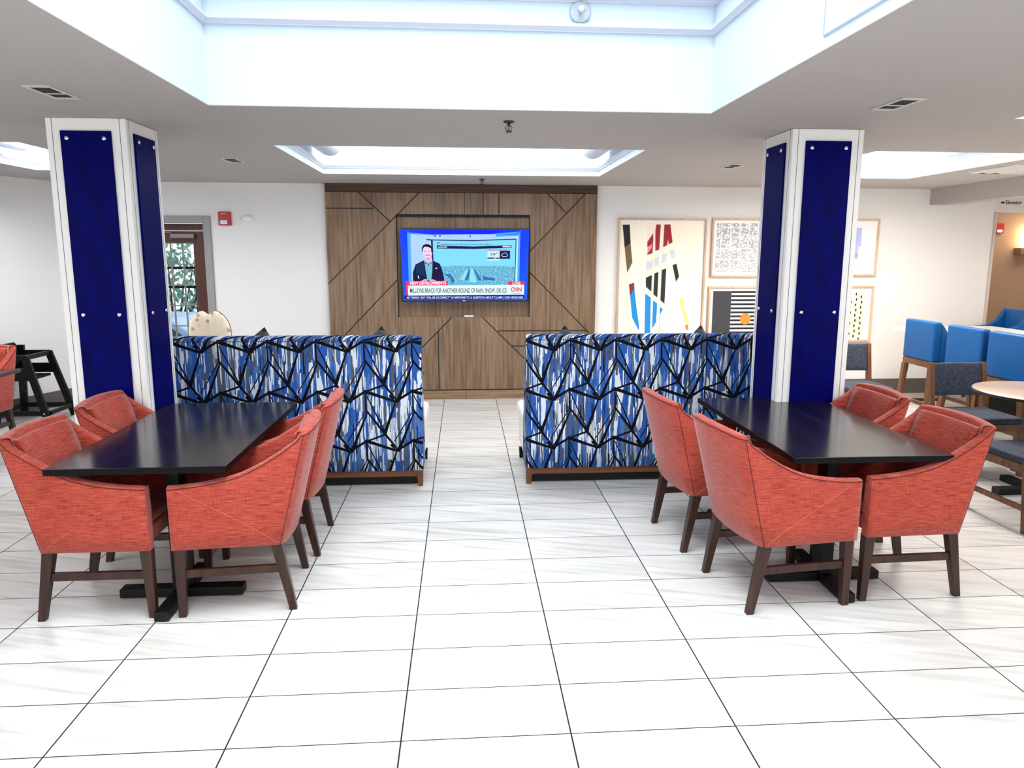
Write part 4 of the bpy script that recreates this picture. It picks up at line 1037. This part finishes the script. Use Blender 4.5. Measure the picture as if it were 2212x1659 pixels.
# ---------------------------------------------------------------- wall and ceiling devices
t = thing('fire_alarm', 'red fire alarm strobe on the back wall beside the door frame', 'fire alarm', (-2.42, YB-0.001, 2.085))
MB().box(-0.066, 0.066, -0.045, 0, -0.075, 0.075).build('housing', RED, t, bevel=0.008, seg=3)
MB().box(-0.045, 0.035, -0.062, -0.0455, -0.062, -0.018).build('strobe_lens', mat('strobe_lens', rgb(226, 220, 226), 0.2), t, bevel=0.01, seg=3)
MB().box(-0.035, 0.02, -0.0465, -0.0455, 0.05, 0.056).build('marking', PLW, t)
t = thing('emergency_light', 'small white oval emergency light on the back wall beside the fire alarm', 'emergency light', (-2.175, YB-0.001, 2.083))
b = MB(); b.lathe([(0.001, 0), (0.068, 0), (0.072, 0.01), (0.066, 0.03), (0.045, 0.04), (0.001, 0.042)], n=32, M=Matrix.Diagonal((1.0, 1, 0.58, 1)) @ Matrix.Rotation(pi/2, 4, 'X')); b.build('housing', PLW, t)
MB().lathe([(0.001, 0), (0.006, 0), (0.001, 0.003)], n=10, M=Matrix.Translation((-0.048, -0.036, 0)) @ Matrix.Rotation(pi/2, 4, 'X')).build('indicator', BLACK, t)
t = thing('fire_alarm', 'red fire alarm on the tan corridor wall at the right edge', 'fire alarm', (7.70, 7.499, 2.07))
MB().box(-0.065, 0.065, -0.045, 0, -0.07, 0.07).build('housing', RED, t, bevel=0.008); MB().box(-0.05, 0.03, -0.06, -0.0455, -0.06, -0.02).build('strobe_lens', PLW, t, bevel=0.008)
t = thing('wall_sconce', 'lit white cylinder sconce with brass base on the tan corridor wall', 'wall lamp', (8.08, 7.499, 1.76))
BRASS = mat('brushed_bronze', rgb(158, 128, 104), 0.35, 0.6)
MB().box(-0.11, 0.11, -0.14, 0, -0.05, 0.04).build('base', BRASS, t, bevel=0.006)
MB().lathe([(0.001, 0.041), (0.075, 0.041), (0.075, 0.33), (0.001, 0.33)], (0, -0.078, 0), 24).build('lamp_shade', mat('sconce_shade', (1, 0.9, 0.7, 1), 0.5, emit=(1.0, 0.78, 0.45, 1), es=8), t)
t = thing('elevator_sign', 'black arrow and lettering sign on the header over the corridor', 'sign', (6.80, 6.299, 2.335))
SB = mat('sign_black', rgb(12, 12, 14), 0.5)
text('lettering', 'Elevator', 0.062, (0.055, 0, -0.018), rx, SB, t, ext=0.0005, bold=0.0012)
b = MB(); b.prism([(-0.01, 0.0), (0.014, 0.018), (0.014, 0.010), (0.042, 0.010), (0.042, -0.010), (0.014, -0.010), (0.014, -0.018)], 'y', -0.001, 0.0); b.build('arrow', SB, t)

def vent(x, y, label, lx=0.13, ly=0.30):
    t = thing('ceiling_vent', label, 'ceiling vent', (x, y, H), group='narrow ceiling vents')
    b = MB(); w, d = lx/2, ly/2
    b.box(-w, -w+0.018, -d, d, -0.006, 0); b.box(w-0.018, w, -d, d, -0.006, 0); b.box(-w+0.018, w-0.018, -d, -d+0.03, -0.006, 0); b.box(-w+0.018, w-0.018, d-0.03, d, -0.006, 0)
    b.box(-w+0.018, w-0.018, 0.02, 0.032, -0.005, 0)
    b.build('frame', VENTM, t, bevel=0.002)
    MB().box(-w+0.018, w-0.018, -d+0.03, d-0.03, -0.0012, -0.0002).build('opening', DARKG, t)
    b = MB()
    for k in range(9):
        yy = -d+0.045+k*0.026
        b.bar((-w+0.018, yy, -0.003), (w-0.018, yy, -0.003), 0.004, 0.003)
    b.build('louvres', mat('louvre', rgb(70, 60, 56), 0.6), t)
vent(-1.745, 1.51, 'narrow ceiling vent in front of the left-hand column'); vent(2.49, 1.44, 'narrow ceiling vent in front of the right-hand column')
vent(-1.69, 4.15, 'narrow ceiling vent behind the left-hand column'); vent(2.63, 4.17, 'narrow ceiling vent behind the right-hand column, left of it in the picture')
t = thing('air_diffuser', 'square ceiling air diffuser at the upper right, near the dropped beam', 'ceiling vent', (5.33, 4.16, H))
for i, (s0, zz) in enumerate(((0.30, 0), (0.22, 0.008), (0.14, 0.016))):
    b = MB(); s1 = s0-0.045
    for k in range(4):
        M = Matrix.Rotation(k*pi/2, 4, 'Z'); b.faces([M @ Vector(p) for p in ((-s0, -s0, -zz-0.001), (s0, -s0, -zz-0.001), (s1, -s1, -zz-0.018), (-s1, -s1, -zz-0.018))], [(0, 1, 2, 3)])
    o = b.build('cone', VENTM, t); so = o.modifiers.new('s', 'SOLIDIFY'); so.thickness = 0.002
MB().box(-0.09, 0.09, -0.09, 0.09, -0.036, -0.034).build('centre_plate', VENTM, t)
def sprinkler(x, y, z, label, M=None, big=False):
    t = thing('sprinkler', label, 'sprinkler', (x, y, z)); M = M or Matrix()
    m = mat('sprinkler_bronze', rgb(70, 62, 60), 0.35, 0.7) if not big else mat('sprinkler_chrome', (0.55, 0.58, 0.6, 1), 0.4, 0.35)
    MB().lathe([(0.001, 0), (0.034, 0), (0.030, -0.008), (0.012, -0.010), (0.001, -0.010)], n=24, M=M).build('escutcheon', m, t)
    b = MB(); b.lathe([(0.001, -0.010), (0.009, -0.010), (0.009, -0.024), (0.001, -0.024)], n=12, M=M)
    for s in (-1, 1): b.tube([M @ Vector(p) for p in ((s*0.006, 0, -0.024), (s*0.020, 0, -0.034), (s*0.014, 0, -0.05), (0, 0, -0.058))], 0.003, 6)
    b.build('frame_arms', m, t)
    b = MB(); b.lathe([(0.001, -0.058), (0.020, -0.060), (0.020, -0.062), (0.001, -0.062)], n=16, M=M)
    b.lathe([(0.001, -0.024), (0.003, -0.024), (0.003, -0.058), (0.001, -0.058)], n=8, M=M); b.build('deflector', m, t)
    return t
sprinkler(0.514, 2.116, H, 'dark pendant sprinkler between the ceiling well and the lit tray'); sprinkler(0.443, 5.55, H, 'dark pendant sprinkler just in front of the oak television wall')
t = sprinkler(0.876, 1.777, 2.985, 'chrome sidewall sprinkler high in the ceiling well', Matrix.Rotation(-pi/2, 4, 'X'), True)
b = MB(); M = Matrix.Rotation(pi/2, 4, 'X'); b.lathe([(0.040, 0.0), (0.056, 0.0), (0.055, 0.012), (0.048, 0.016), (0.040, 0.012)], n=28, M=M); b.build('trim_ring', mat('ring_grey', rgb(176, 184, 190), 0.4, 0.3), t)
# access panel outline on the right side of the well
t = thing('access_panel', 'white access panel outlined on the right side of the ceiling well', 'access panel', (1.6195, 0.0, 2.83))
b = MB(); b.box(-0.004, 0, -0.25, 0.50, -0.30, 0.30); b.build('panel', CEILW, t)
b = MB(); 
for a in ((-0.25, -0.244, -0.30, 0.30), (0.494, 0.50, -0.30, 0.30), (-0.244, 0.494, -0.30, -0.294), (-0.244, 0.494, 0.294, 0.30)): b.box(-0.0052, -0.0041, a[0], a[1], a[2], a[3])
b.build('panel_joint', mat('joint_blue_grey', rgb(150, 166, 186), 0.6), t)
